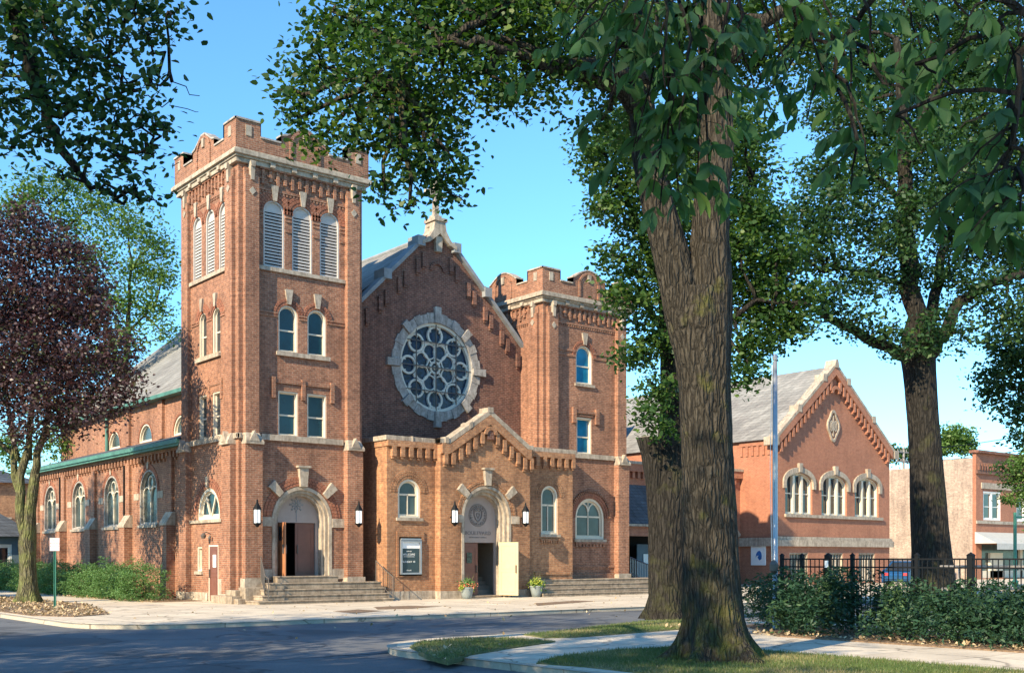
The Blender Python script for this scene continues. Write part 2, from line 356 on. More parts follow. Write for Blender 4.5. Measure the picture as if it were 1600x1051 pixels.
# ------------------------------------------------------------------ foliage helpers
LEAFQ = np.array([(0, 0, 0), (.5, -.36, .06), (1.1, 0, -.08), (.5, .36, .06)])
LEAF5 = np.array([(0, 0, 0), (.3, -.34, .05), (.72, -.27, .0), (1.1, 0, -.12), (.72, .27, .0), (.3, .34, .05)])
def leaves(name, mat, pos, size, parent=None, up=.45, droop=0., shape=None, faces=None, dirs=None, jitter=.35, var=None):
    """pos (n,3) leaf stalk points; every leaf a small bent blade"""
    shape = LEAFQ if shape is None else shape; faces = [(0, 1, 2, 3)] if faces is None else faces
    n = len(pos)
    if dirs is None:
        d = NR.normal(size=(n, 3)); d[:, 2] = d[:, 2]*.6-droop
    else: d = dirs+NR.normal(size=(n, 3))*.18
    d /= np.linalg.norm(d, axis=1)[:, None]
    nn = NR.normal(size=(n, 3)); nn[:, 2] += up*3
    b = np.cross(nn, d); b /= np.linalg.norm(b, axis=1)[:, None]+1e-9
    c = np.cross(d, b)
    s = size*(1+jitter*(NR.random(n)*2-1))
    v = pos[:, None, :]+s[:, None, None]*(shape[None, :, 0:1]*d[:, None, :]+shape[None, :, 1:2]*b[:, None, :]+shape[None, :, 2:3]*c[:, None, :])
    k = len(shape); v = v.reshape(-1, 3)
    loops = np.concatenate([np.array(f) for f in faces]); tot = np.array([len(f) for f in faces])
    L = (loops[None, :]+np.arange(n)[:, None]*k).ravel()
    T_ = np.tile(tot, n); S_ = np.concatenate([[0], np.cumsum(T_)[:-1]])
    me = bpy.data.meshes.new(name)
    me.vertices.add(len(v)); me.vertices.foreach_set("co", v.astype(np.float32).ravel())
    me.loops.add(len(L)); me.loops.foreach_set("vertex_index", L.astype(np.int32))
    me.polygons.add(len(T_)); me.polygons.foreach_set("loop_start", S_.astype(np.int32)); me.polygons.foreach_set("loop_total", T_.astype(np.int32))
    me.update(); me.validate()
    at_ = me.attributes.new("leafvar", 'FLOAT', 'FACE')
    vv = NR.random(n) if var is None else var
    at_.data.foreach_set("value", np.repeat(vv, len(faces)).astype(np.float32))
    me.materials.append(M[mat])
    o = bpy.data.objects.new(name, me); col.objects.link(o)
    if parent: o.parent = parent
    return o
def blob_points(blobs, dens, spread, per, shell=.45):
    """blobs: (centre, (rx,ry,rz)). twig ends towards the outside of each lobe, leaves clustered round each twig end"""
    out = []; vs = []
    for c, r in blobs:
        c = np.array(c); r = np.array(r)
        nt_ = max(3, int(dens*(r[0]*r[1]+r[0]*r[2]+r[1]*r[2])/3*4))
        u = NR.normal(size=(nt_, 3)); u /= np.linalg.norm(u, axis=1)[:, None]
        rad = shell+(1.08-shell)*NR.random(nt_)**.8
        lump = 1+.22*np.sin(u[:, 0]*5+c[0])*np.sin(u[:, 1]*6+c[1])+.2*np.sin(u[:, 2]*8+u[:, 0]*4+c[2])
        tw = c+u*r*(rad*lump)[:, None]
        p = tw[:, None, :]+NR.normal(size=(nt_, per, 3))*np.array([spread, spread, spread*.55])
        out.append(p.reshape(-1, 3)); vs.append(np.repeat(np.clip(.45+.25*NR.normal(size=nt_), 0, 1), per))
    p = np.concatenate(out); q = np.clip(np.concatenate(vs)+.12*NR.normal(size=len(p)), 0, 1)
    return p, q
def bez(a, b, sag, n=6, wob=.0):
    a, b = Vector(a), Vector(b); m_ = (a+b)/2+Vector(sag); out = []
    for i in range(n+1):
        t = i/n; p = a*(1-t)**2+m_*2*t*(1-t)+b*t*t
        if 0 < i < n: p = p+Vector((rng.uniform(-wob, wob), rng.uniform(-wob, wob), rng.uniform(-wob, wob)))
        out.append(p)
    return out
def limb(mb, a, b, r0, r1, sag=(0, 0, 0), n=6, wob=.05, sides=7):
    p = bez(a, b, sag, n, wob); mb.tube(p, [r0+(r1-r0)*i/n for i in range(n+1)], sides)
    return p
def trunk_tube(mb, path, rad, base_flare, n=20, rough=.035, lobes=5):
    """thick trunk with root flare and uneven outline"""
    path = [Vector(p) for p in path]; m_ = len(path); vs = []
    ph = rng.uniform(0, 6); fine = n >= 60
    for i, p in enumerate(path):
        h = p.z-path[0].z
        fl = base_flare*math.exp(-h/.36)
        for k in range(n):
            a = 2*math.pi*k/n
            r = rad[i]*(1+rough*math.sin(3*a+ph+h*.6)+rough*.7*math.sin(7*a-h*.9+ph*2)+rough*.5*math.sin(13*a+h*1.7))
            r += 1.5*fl*(.5+.5*math.cos(lobes*a+ph+.5*math.sin(2*a)))**2+fl*.42
            if fine:
                q = mnoise.noise(Vector((math.cos(a)*rad[i]*17, math.sin(a)*rad[i]*17, h*1.5+ph)))
                r += .035*(.35-abs(q))+.02*mnoise.noise(Vector((math.cos(a)*rad[i]*5, math.sin(a)*rad[i]*5, h*.8)))
            vs.append((p.x+r*math.cos(a), p.y+r*math.sin(a), p.z))
    fs = [(i*n+k, i*n+(k+1) % n, (i+1)*n+(k+1) % n, (i+1)*n+k) for i in range(m_-1) for k in range(n)]
    fs.append(tuple((m_-1)*n+k for k in range(n)))
    mb.add(vs, fs)
def dense(path, step=.25):
    path = [Vector(p) for p in path]; out = []
    for a, b in zip(path, path[1:]):
        n = max(1, int((b-a).length/step)); out += [a.lerp(b, i/n) for i in range(n)]
    return out+[path[-1]]
def interp(path, rad, q):
    zs = [p[2] for p in path]; return [float(np.interp(p.z, zs, rad)) for p in q]

# ------------------------------------------------------------------ setting
def gp(px, py, z=0.0):
    d = (EYE-z)*FPX/(py-HORIZ); p = at(px, py, d); return (p.x, p.y)
def slab(name, poly, z0, z1, mat, kind='structure', parent=None, bevel=0):
    mb = MB(); mb.prism(poly, lambda a, b, d: (a, b, d), z1, z0)
    o = mb.build(name, mat, parent, bevel=bevel)
    if kind: o["kind"] = kind
    return o
def corner(cx, cy, r, a0, a1, n=10):
    return [(cx+r*math.cos(R(a0+(a1-a0)*k/n)), cy+r*math.sin(R(a0+(a1-a0)*k/n))) for k in range(n+1)]
mb = MB(); mb.add([(-900, -900, -.2), (1500, -900, -.2), (1500, 1500, -.2), (-900, 1500, -.2)], [(0, 1, 2, 3)])
mb.build('ground', 'lawn')["kind"] = 'structure'
mb = MB(); mb.add([(-60, -21.5, -.12), (400, -21.5, -.12), (400, -10.5, -.12), (-60, -10.5, -.12)], [(0, 1, 2, 3)])
mb.build('road', 'asphalt')["kind"] = 'structure'
mb = MB(); mb.add([(-20, -120, -.124), (-8, -120, -.124), (-8, 160, -.124), (-20, 160, -.124)], [(0, 1, 2, 3)])
mb.build('road', 'asphalt')["kind"] = 'structure'
slab('road', [(-8.1, -60), (-4, -60), (-4, -22), (-8.1, -20.6)], -.3, -.128, 'asphalt')
# church block: kerb ring and pavement
outer = [(95, -11.9)]+[(95, 90), (-9.3, 90)]+corner(-6.3, -8.9, 3.0, 180, 270)
slab('kerb', outer, -.35, 0.0, 'concrete_kerb', bevel=.025)
inner = [(94.8, -11.72), (94.8, 89), (-9.12, 89)]+corner(-6.3, -8.9, 2.82, 180, 270)
slab('sidewalk', inner, -.1, .006, 'concrete')
# near block
outer = [(110, -120), (110, -20.1)]+corner(-4.7, -22.7, 2.6, 90, 180)+[(-7.3, -120)]
slab('kerb', outer, -.35, 0.0, 'concrete_kerb', bevel=.025)
inner = [(109, -119), (109, -20.27)]+corner(-4.7, -22.7, 2.43, 90, 180)+[(-7.13, -119)]
slab('sidewalk', inner, -.1, .006, 'concrete')
slab('kerb', [(-26, -120), (-17.6, -120), (-17.6, -38), (-17.6, 90), (-26, 90)], -.35, 0.0, 'concrete_kerb')
slab('sidewalk', [(-25.9, -119), (-17.78, -119), (-17.78, 89), (-25.9, 89)], -.1, .006, 'concrete')
# lawns
patchA = [gp(*p) for p in ((640, 1012), (655, 1004), (720, 998), (800, 998), (868, 1003), (800, 1013), (735, 1024), (700, 1034), (672, 1027))]
patchB = [gp(*p) for p in ((818, 992), (880, 986), (950, 978), (1000, 972), (1130, 966), (1160, 972), (1070, 983), (980, 990), (900, 996), (850, 997))]
lawnC = [gp(*p) for p in ((838, 1037), (880, 1026), (960, 1017), (1060, 1012))]+[(-2.3, -26.2), (-2.2, -60), (-6.9, -60), (-6.9, -27.0)]
parkway = [(-9.0, -5.0), (-8.2, -6.4), (-6.9, -5.6), (-6.0, -2.5), (-4.9, 3.0), (-5.0, 60), (-9.05, 60)]
for i, P_ in enumerate((patchA, patchB, lawnC)): slab('lawn', P_, -.05, .03, 'lawn')
slab('parkway_soil', parkway, -.05, .025, 'mulch')
slab('planting_bed', [(-2.2, 2.9), (-.2, 2.9), (-.2, 5.7), (.5, 5.7), (.5, 40), (-2.3, 40)], -.05, .03, 'mulch')
slab('planting_bed', [(1.1, -24.6), (3.6, -21.6), (5.2, -21.4), (5.2, -60), (1.1, -60)], -.05, .035, 'mulch')
slab('gravel_lot', [(5.4, -20.5), (100, -20.5), (100, -100), (5.4, -100)], -.05, .012, 'concrete')
for P_ in (((585, 948), (640, 946), (690, 947), (640, 951), (590, 952)), ((835, 942), (900, 938), (930, 939), (880, 943), (840, 946)), ((520, 955), (560, 952), (600, 954), (555, 958))):
    slab('dirt_patch', [gp(*p) for p in P_], -.02, .012, 'mulch')
# grass blades and fallen leaves
def in_poly(P_, pts):
    x, y = pts[:, 0], pts[:, 1]; c = np.zeros(len(pts), bool); j = len(P_)-1
    for i in range(len(P_)):
        xi, yi = P_[i]; xj, yj = P_[j]
        c ^= ((yi > y) != (yj > y)) & (x < (xj-xi)*(y-yi)/(yj-yi+1e-12)+xi); j = i
    return pts[c]
def scatter(P_, n, box=None):
    xs = [p[0] for p in P_]; ys = [p[1] for p in P_]
    b = box or (min(xs), max(xs), min(ys), max(ys))
    q = np.stack([b[0]+(b[1]-b[0])*NR.random(n), b[2]+(b[3]-b[2])*NR.random(n)], 1)
    return in_poly(P_, q)
pts = np.concatenate([scatter(patchA, 16000), scatter(patchB, 26000), scatter(lawnC, 75000, (-8, -2, -33, -24))])
pv = np.clip(.35+.35*np.sin(pts[:, 0]*1.7+1)*np.sin(pts[:, 1]*1.3)+.2*NR.normal(size=len(pts)), 0, 1)
p3 = np.column_stack([pts, np.full(len(pts), .02)])
gd = NR.normal(size=(len(p3), 3))*.45; gd[:, 2] = 1
o = leaves('grass', 'grass_blade', p3, .065, shape=np.array([(0, -.09, 0), (0, .09, 0), (1, 0, .25)]), faces=[(0, 1, 2)], dirs=gd, up=0, var=pv)
tag(o, kind='stuff')
pts = np.concatenate([scatter(parkway, 9000, (-9, -5, -9, 24)), scatter([(-2.6, 2.5), (.2, 4.5), (.2, 14), (-3, 14)], 1500), scatter(patchA, 120), scatter([(1.2, -21), (1.9, -21), (1.9, -32), (1.2, -32)], 900), scatter([(-7.6, -25), (-2, -20.5), (12, -20.5), (12, -12), (-9, -12)], 45), scatter([(-9, -11.6), (20, -11.6), (20, -3), (-5, -3)], 120)])
o = leaves('fallen_leaves', 'leaf_dry', np.column_stack([pts, np.full(len(pts), .04)]), .09, up=1.2)
tag(o, kind='stuff')
# ------------------------------------------------------------------ church
church = thing('church', (0, 0, 0), 'red brick church with two crenellated towers, round rose window and gabled entrance porch', 'church')
def window(T, cx, z0, w_, h, rise=None, fr=.062, depth=.17, glass='glass_teal', bars='sash', sill=True, parent=church, framemat='cream_paint', d_out=.03, name='window'):
    A = arch(cx, z0, w_, h, rise); B = arch(cx, z0+fr, w_-2*fr, h-2*fr, None if rise is None else max(rise-fr, 0))
    mb = MB(); mb.ring(A, B, T, d_out, depth+.04)
    C_ = arch(cx, z0+fr*1.7, w_-3.4*fr, h-3.4*fr, None if rise is None else max(rise-fr*1.7, 0))
    mb.ring(B, C_, T, depth-.03, depth+.03)
    bw = .022
    def bar(x0, x1, za, zb): mb.prism([(x0, za), (x1, za), (x1, zb), (x0, zb)], T, depth-.04, depth+.02)
    if bars == 'sash': bar(cx-w_/2+fr, cx+w_/2-fr, z0+h*.47-.03, z0+h*.47+.03)
    if bars in ('cross', 'portico', 'twin'):
        zt = z0+h*(.60 if bars == 'portico' else .55)
        bar(cx-w_/2+fr, cx+w_/2-fr, zt-.04, zt+.04)
        bar(cx-bw, cx+bw, z0+fr, zt if bars == 'portico' else z0+h-fr*1.5)
        if bars == 'cross': bar(cx-w_/2+fr, cx+w_/2-fr, z0+h*.3-bw, z0+h*.3+bw)
        if bars == 'twin':
            for sx in (-1, 1):
                c2 = cx+sx*(w_/2-fr)/2; r_ = (w_/2-fr)/2
                voussoirs(mb, T, c2, z0+h*.68, r_-.05, r_+.01, 8, 0, 180, depth-.05, depth+.02, 0)
    f = mb.build(name, framemat, parent)
    g_ = MB(); D_ = arch(cx, z0+fr*1.2, w_-2.4*fr, h-2.4*fr, None if rise is None else max(rise-fr*1.2, 0)); g_.prism(D_, T, depth, depth+.015)
    g_.build('pane', glass, f)
    if sill:
        s_ = MB(); s_.prism([(cx-w_/2-.1, z0-.13), (cx+w_/2+.1, z0-.13), (cx+w_/2+.1, z0), (cx-w_/2-.1, z0)], T, -.09, .2)
        s_.build('sill', 'limestone', f)
    return f
def sillbar(T, a, b, z, t=.13, parent=church, mat='limestone', name='sill_course', d=-.09):
    mb = MB(); mb.prism([(a, z-t), (b, z-t), (b, z), (a, z)], T, d, .02); return mb.build(name, mat, parent, bevel=.012)
def louvred(T, cx, z0, w_, h):
    A = arch(cx, z0, w_, h); B = arch(cx, z0+.05, w_-.12, h-.11)
    mb = MB(); mb.ring(A, B, T, .02, .3); f = mb.build('belfry_window', 'louvre', church)
    s_ = MB(); n = int((h-w_*.45)/.125)
    for k in range(n):
        z = z0+.06+k*.125
        hw = w_/2-.07
        s_.prism([(cx-hw, z), (cx+hw, z), (cx+hw, z+.068), (cx-hw, z+.068)], T, .08, .12)
    top = arch(cx, z0+.06+n*.125, w_-.13, h-.12-n*.125, rise=min((w_-.13)/2, h-.12-n*.125-.001))
    s_.prism(top, T, .1, .13)
    s_.build('louvre_slat', 'louvre', f)
    g_ = MB(); g_.prism(B, T, .26, .28); g_.build('pane', 'dark_void', f)  # not glass: black sheet painting the shade behind the slats
def arch_moulding(T, cx, zs, r, n=22, rows=3, a0=0, a1=180, name='brick_arch', proud=.03, mat='brick_arch'):
    mb = MB()
    for k in range(rows): voussoirs(mb, T, cx, zs, r+k*.125+.005, r+k*.125+.115, n+4*k, a0, a1, -proud-.014*(k % 2), .03, .14)
    mb.build(name, mat, church)
def keystone(T, cx, z0, z1, w0, w1, proud=.1):
    mb = MB(); mb.prism([(cx-w0/2, z0), (cx+w0/2, z0), (cx+w1/2, z1), (cx-w1/2, z1)], T, -proud, .05)
    mb.build('keystone', 'limestone', church, bevel=.01)
def lantern(x, y, z):
    mb = MB()
    mb.lathe([(.03, 1.0), (.05, .86), (.17, .66), (.19, .62), (.15, .60)], (x, y, z), 6)
    mb.lathe([(.16, .10), (.17, .06), (.10, .02), (.04, -.06)], (x, y, z), 6)
    for k in range(6):
        a = math.pi*k/3; mb.tube([(x+.15*math.cos(a), y+.15*math.sin(a), z+.08), (x+.15*math.cos(a), y+.15*math.sin(a), z+.62)], .014, 4)
    mb.box(x-.03, x+.03, y, y+.32, z+.3, z+.36)
    o = mb.build('wall_lantern', 'black_metal', church)
    g_ = MB(); g_.lathe([(.13, .08), (.14, .35), (.14, .61)], (x, y, z), 6); g_.build('lamp_glass', 'lamp_glass', o)
def corbels(T, pts, w_, h, d0=-.17, mat='brick_tower', name='corbel_table', extra=None):
    mb = MB()
    if extra: extra(mb)
    else: mb.prism([(pts[0][0]-w_, pts[0][1]+h), (pts[-1][0]+w_, pts[0][1]+h), (pts[-1][0]+w_, pts[0][1]+h+.05), (pts[0][0]-w_, pts[0][1]+h+.05)], T, d0, -.001)
    par = mb.build(name, mat, church)
    for s_, z in pts:
        a, b = s_-w_/2, s_+w_/2; c_ = MB()
        c_.prism([(a, z), (b, z), (b, z+h), (a, z+h)], T, d0+.002, -.001)
        c_.prism([(a+.02, z-.1), (b-.02, z-.1), (b-.02, z), (a+.02, z)], T, d0*.55, -.001)
        c_.build('corbel', mat, par)
    return par

TW = 5.5
def tower(X0, kind):
    left = kind == 'left'
    ztop = 17.0 if left else 13.85                     # underside of the cornice
    F = FR(0.0); S = SD(X0)
    fx = lambda s: X0+s
    fh, sh = [], []
    wins = []
    if left:
        for c in (1.5, 2.74, 3.98): fh.append(arch(fx(c), 13.1, .9, 2.64))
        for c in (1.35, 2.6, 3.85): sh.append(arch(c, 13.1, .86, 2.62))
        for c in (2.12, 3.4): fh.append(arch(fx(c), 9.86, .86, 1.86)); fh.append(arch(fx(c), 6.55, .88, 1.78, 0))
        for c in (2.0, 3.3): sh.append(arch(c, 9.86, .74, 1.86)); sh.append(arch(c, 6.55, .76, 1.8, 0))
        fh.append(arch(fx(2.74), 1.02, 2.66, 3.56))
        sh.append(arch(2.74, 3.28, 2.1, 1.28)); sh.append([(1.82, 0.0), (2.72, 0.0), (2.72, 2.26), (1.82, 2.26)]); sh.append(arch(3.62, 1.2, .5, 1.0, 0))
    else:
        fh.append(arch(fx(2.62), 10.16, 1.08, 1.86)); fh.append(arch(fx(2.62), 6.78, .98, 1.76, 0))
        fh.append(arch(fx(3.0), 2.66, 1.9, 1.98))
    zb = 0.0
    mb = MB()
    out = [(fx(0), zb), (fx(TW), zb), (fx(TW), ztop), (fx(0), ztop)]
    hs = [h for h in fh]
    if left:      # side door reaches the ground
        mb.wall([(.3, zb), (1.82, zb), (1.82, 2.26), (2.72, 2.26), (2.72, zb), (TW, zb), (TW, ztop), (.3, ztop)], [h for h in sh if h[0][1] > 0], S, .3, .3)
    else: mb.wall([(.3, zb), (TW, zb), (TW, ztop), (.3, ztop)], sh, S, .3, .3)
    mb.wall(out, hs, F, .3, .3)
    mb.box(fx(TW)-.3, fx(TW)-.001, .3, TW, zb, ztop); mb.box(fx(.3), fx(TW)-.3, TW-.3, TW, zb, ztop)
    tw = mb.build('tower', 'brick_tower', church)
    if not left: tw["label"] = 'lower right tower with rounded parapet crests'
    else: tw["label"] = 'tall left bell tower with louvred belfry'
    # buttresses: front pair, side pair
    zs = 6.5 if left else 6.72
    def buttress(T, a, b, side):
        m_ = MB(); p = -.24 if side == 'f' else -.15
        m_.prism([(a, zs), (b, zs), (b, ztop-.55), (a, ztop-.55)], T, p, -.002)
        m_.prism([(a, ztop-.55), (b, ztop-.55), (b, ztop-.25), (a, ztop-.25)], T, p*.55, -.002)
        m_.prism([(a-.05, 0), (b+.1, 0), (b+.1, zs-.35), (a-.05, zs-.35)], T, p-.09, -.002)
        o = m_.build('buttress', 'brick_tower', church)
        c_ = MB()
        a2, b2 = a-.06, b+.12
        # sloped stone cap
        vs = [T(a2, zs-.38, p-.2), T(b2, zs-.38, p-.2), T(b2, zs-.38, 0), T(a2, zs-.38, 0), T(a2, zs-.28, p-.2), T(b2, zs-.28, p-.2), T(a, zs+.06, p-.01), T(b, zs+.06, p-.01), T(b, zs+.06, 0), T(a, zs+.06, 0)]
        c_.add(vs, [(0, 1, 2, 3), (0, 1, 5, 4), (4, 5, 7, 6), (6, 7, 8, 9), (0, 4, 6, 9, 3), (1, 5, 7, 8, 2)])
        mid = (a+b)/2
        c_.add([T(mid-.22, zs-.28, p-.215), T(mid+.22, zs-.28, p-.215), T(mid, zs+.14, p-.215), T(mid-.22, zs-.28, p), T(mid+.22, zs-.28, p), T(mid, zs+.14, p)], [(0, 1, 2), (0, 2, 5, 3), (1, 2, 5, 4)])
        c_.build('weathering_stone', 'limestone', o)
        b_2 = MB(); b_2.prism([(a-.09, 0), (b+.14, 0), (b+.14, .95 if side == 'f' else .34), (a-.09, .95 if side == 'f' else .34)], T, p-.17, -.003)
        b_2.build('base_stone', 'limestone', o, bevel=.02)
        k_ = MB(); zc = ztop-.02
        k_.prism([(mid-.07, zc-.7), (mid+.07, zc-.7), (mid+.1, zc), (mid-.1, zc)], T, p-.05, p+.2)
        k_.prism([(mid-.08, zc-.2), (mid+.08, zc-.2), (mid+.11, zc+.02), (mid-.11, zc+.02)], T, p-.1, p-.04)
        zd = zc-1.12 if side == 'f' else zc-.95
        k_.prism([(mid-.14, zd), (mid, zd-.16), (mid+.14, zd), (mid, zd+.16)], T, p-.03, p+.05)
        k_.build('carved_bracket', 'limestone', o)
    buttress(F, fx(.18), fx(.75), 'f'); buttress(F, fx(4.68), fx(5.26), 'f')
    buttress(S, .28, .9, 's'); buttress(S, 4.5, 5.08, 's')
    # cornice
    m_ = MB(); e = .32
    m_.box(fx(-e), fx(TW+e), -e, TW+e, ztop+.18, ztop+.34); m_.box(fx(-e+.1), fx(TW+e-.1), -e+.1, TW+e-.1, ztop+.10, ztop+.18); m_.box(fx(-.16), fx(TW+.13), -.13, TW+.13, ztop-.08, ztop+.10)
    m_.box(fx(-e+.05), fx(TW+e-.05), -e+.05, TW+e-.05, ztop+.34, ztop+.40)
    co = m_.build('cornice', 'limestone', church, bevel=.015)
    for i in range(4):
        c = 1.35+i*.93
        k_ = MB(); k_.box(fx(c)-.1, fx(c)+.1, -.24, -.132, ztop-.06, ztop+.098); k_.build('modillion', 'limestone', co)
        k_ = MB(); k_.box(fx(-.24), fx(-.132), c-.1, c+.1, ztop-.06, ztop+.098); k_.build('modillion', 'limestone', co)
    # brick frieze
    k_ = MB(); n = 12; z1 = ztop-.16; z0 = ztop-.72
    for T, base in ((F, fx(0)), (S, 0)):
        k_.prism([(base+.85, ztop-.14), (base+4.62, ztop-.14), (base+4.62, ztop-.001), (base+.85, ztop-.001)], T, -.10, -.003)
        for i in range(n):
            c = base+1.0+i*(3.5/(n-1)); h0 = z0+(.12 if i % 2 else 0)
            k_.prism([(c-.06, h0), (c+.06, h0), (c+.06, z1), (c-.06, z1)], T, -.09, -.003)
            k_.prism([(c-.14, h0+.2), (c+.14, h0+.2), (c+.14, h0+.28), (c-.14, h0+.28)], T, -.06, -.004)
        k_.prism([(base+.78, z0-.2), (base+4.66, z0-.2), (base+4.66, z0-.1), (base+.78, z0-.1)], T, -.05, -.003)
        for i in range(26):
            c = base+.86+i*.149; k_.prism([(c-.035, z0-.3), (c+.035, z0-.3), (c+.035, z0-.2), (c-.035, z0-.2)], T, -.04, -.003)
    k_.build('frieze', 'brick_tower', church)
    # parapet
    q = ztop+.40; m_ = MB(); cp = MB()
    c0 = 2.75
    if left:
        prof = [(-.2, q), (-.2, q+1.12), (.82, q+1.12), (.82, q+.56), (c0-1.06, q+.56), (c0-1.06, q+.86), (c0-.8, q+.92), (c0-.18, q+1.3), (c0+.18, q+1.3), (c0+.8, q+.92), (c0+1.06, q+.86), (c0+1.06, q+.56), (4.68, q+.56), (4.68, q+1.12), (5.7, q+1.12), (5.7, q)]
    else:
        crest = [(c0-.98+1.96*k/12, q+.92+.42*math.sin(math.pi*k/12)) for k in range(13)]
        prof = [(-.2, q), (-.2, q+1.08), (.88, q+1.08), (.88, q+.6), (c0-1.06, q+.6), (c0-1.06, q+.92)]+crest+[(c0+1.06, q+.92), (c0+1.06, q+.6), (4.62, q+.6), (4.62, q+1.08), (5.7, q+1.08), (5.7, q)]
    for T, base in ((FR(-.2), fx(0)), (SD(X0-.2), 0), (FR(TW-.15), fx(0)), (SD(X0+TW-.15), 0)):
        pr = [(base+a+.002*(T is not None), b) for a, b in prof]
        m_.prism(pr[::-1] if False else pr, T, 0, .35)
        top = pr[1:-1]
        cp.ring([(a, b+.002) for a, b in top], [(a, b+.07) for a, b in top], T, -.05, .4, closed=False)
        # panel and little stones
        for d_ in (-1, 1):
            m_.prism([(base+c0+d_*.62-.06, q+.05), (base+c0+d_*.62+.06, q+.05), (base+c0+d_*.62+.06, q+.8), (base+c0+d_*.62-.06, q+.8)], T, -.05, -.002)
        voussoirs(m_, T, base+c0, q+.62, .56, .68, 9, 20, 160, -.05, 0, 0)
    pp = m_.build('parapet', 'brick_tower', church)
    cp.build('coping', 'limestone_grey' if left else 'limestone', pp)
    for T, base in ((FR(-.2), fx(0)), (SD(X0-.2), 0)):
        for c in (.32, 5.2): st = MB(); st.prism([(base+c-.12, q+.55), (base+c+.12, q+.55), (base+c+.12, q+.95), (base+c-.12, q+.95)], T, -.03, .02); st.build('inset_stone', 'limestone', pp)
        st = MB(); st.prism([(base+c0-.09, q+.82), (base+c0+.09, q+.82), (base+c0+.11, q+1.16), (base+c0-.11, q+1.16)], T, -.07, .02); st.build('inset_stone', 'limestone', pp)
    rf = MB(); rf.box(fx(.1), fx(TW-.1), .15, TW-.15, ztop+.38, ztop+.5); rf.build('tower_roof', 'slate_dark', church)
    # string course
    m_ = MB(); m_.prism([(fx(.95), zs-.14), (fx(4.55), zs-.14), (fx(4.55), zs+.05), (fx(.95), zs+.05)], F, -.1, .02)
    m_.prism([(1.22, zs-.14), (4.4, zs-.14), (4.4, zs+.05), (1.22, zs+.05)], S, -.1, .02)
    m_.prism([(fx(-.1), zs-.14), (fx(.1), zs-.14), (fx(.1), zs+.03), (fx(-.1), zs+.03)], F, -.1, .02); m_.prism([(-.1, zs-.14), (.24, zs-.14), (.24, zs+.03), (-.1, zs+.03)], S, -.1, .02)
    m_.build('string_course', 'limestone', church, bevel=.02)
    # brick bands at the springing of the round windows
    bd = MB()
    if left:
        for a, b in ((.8, 1.66), (2.58, 2.94), (3.86, 4.66)):
            for z in (11.2, 11.32): bd.prism([(fx(a), z), (fx(b), z), (fx(b), z+.07), (fx(a), z+.07)], F, -.045, .0)
        for a, b in ((1.2, 1.6), (2.4, 2.9), (3.7, 4.4)):
            for z in (11.25, 11.37): bd.prism([(a, z), (b, z), (b, z+.06), (a, z+.06)], S, -.035, .0)
        for a, b in ((.8, 1.03), (1.97, 2.27), (3.21, 3.51), (4.45, 4.66)):
            for z in (15.0, 15.14, 14.6): bd.prism([(fx(a), z), (fx(b), z), (fx(b), z+.08), (fx(a), z+.08)], F, -.04, .0)
    else:
        for a, b in ((.8, 2.04), (3.2, 4.66)):
            for z in (11.42, 11.66): bd.prism([(fx(a), z), (fx(b), z), (fx(b), z+.09), (fx(a), z+.09)], F, -.045, .0)
    bd.build('brick_band', 'brick_tower', church)
    # base
    bs = MB()
    if left:
        bs.prism([(fx(-.04), 0), (fx(.1), 0), (fx(.1), .34), (fx(-.04), .34)], F, -.05, .3)
        for a, b, z in ((-.03, .24, .34), (1.12, 1.7, .9), (2.78, 5.56, .34)): bs.prism([(a, 0), (b, 0), (b, z), (a, z)], S, -.05, -.001)
        bs.prism([(fx(.8), .9), (fx(1.38), .9), (fx(1.38), 1.28), (fx(.8), 1.28)], F, -.05, -.001); bs.prism([(fx(4.1), .9), (fx(4.72), .9), (fx(4.72), 1.28), (fx(4.1), 1.28)], F, -.05, -.001)
    else:
        bs.prism([(fx(.9), .7), (fx(4.6), .7), (fx(4.6), .98), (fx(.9), .98)], F, -.08, -.001)
        bs.prism([(fx(.9), 1.28), (fx(4.6), 1.28), (fx(4.6), 1.36), (fx(.9), 1.36)], F, -.05, -.001)
    bs.build_each('base_course', 'limestone' if left else 'brick_tower', church, bevel=.015)
    # windows
    if left:
        for c in (1.5, 2.74, 3.98): louvred(F, fx(c), 13.1, .9, 2.64); arch_moulding(F, fx(c), 15.29, .46, 13); keystone(F, fx(c), 15.72, 16.3, .14, .3)
        for c in (1.35, 2.6, 3.85): louvred(S, c, 13.1, .86, 2.62); arch_moulding(S, c, 15.29, .44, 13, 2, proud=.015); keystone(S, c, 15.72, 16.28, .14, .26)
        sillbar(F, fx(.78), fx(4.66), 13.1); sillbar(S, 1.06, 4.48, 13.1)
        for c in (2.12, 3.4): window(F, fx(c), 9.86, .86, 1.86, sill=False); arch_moulding(F, fx(c), 11.29, .44, 13, 2); keystone(F, fx(c), 11.76, 12.33, .15, .32)
        for c in (2.0, 3.3): window(S, c, 9.86, .74, 1.86, sill=False, glass='glass_dark'); arch_moulding(S, c, 11.3, .39, 11, 3, proud=.012); keystone(S, c, 11.74, 12.25, .13, .26)
        sillbar(F, fx(1.58), fx(3.94), 9.86, .15, d=-.12); sillbar(S, 1.55, 3.82, 9.86, .15, d=-.12)
        for c in (2.12, 3.4): window(F, fx(c), 6.55, .88, 1.78, 0, sill=False)
        for c in (2.0, 3.3): window(S, c, 6.55, .76, 1.8, 0, sill=False, glass='glass_dark')
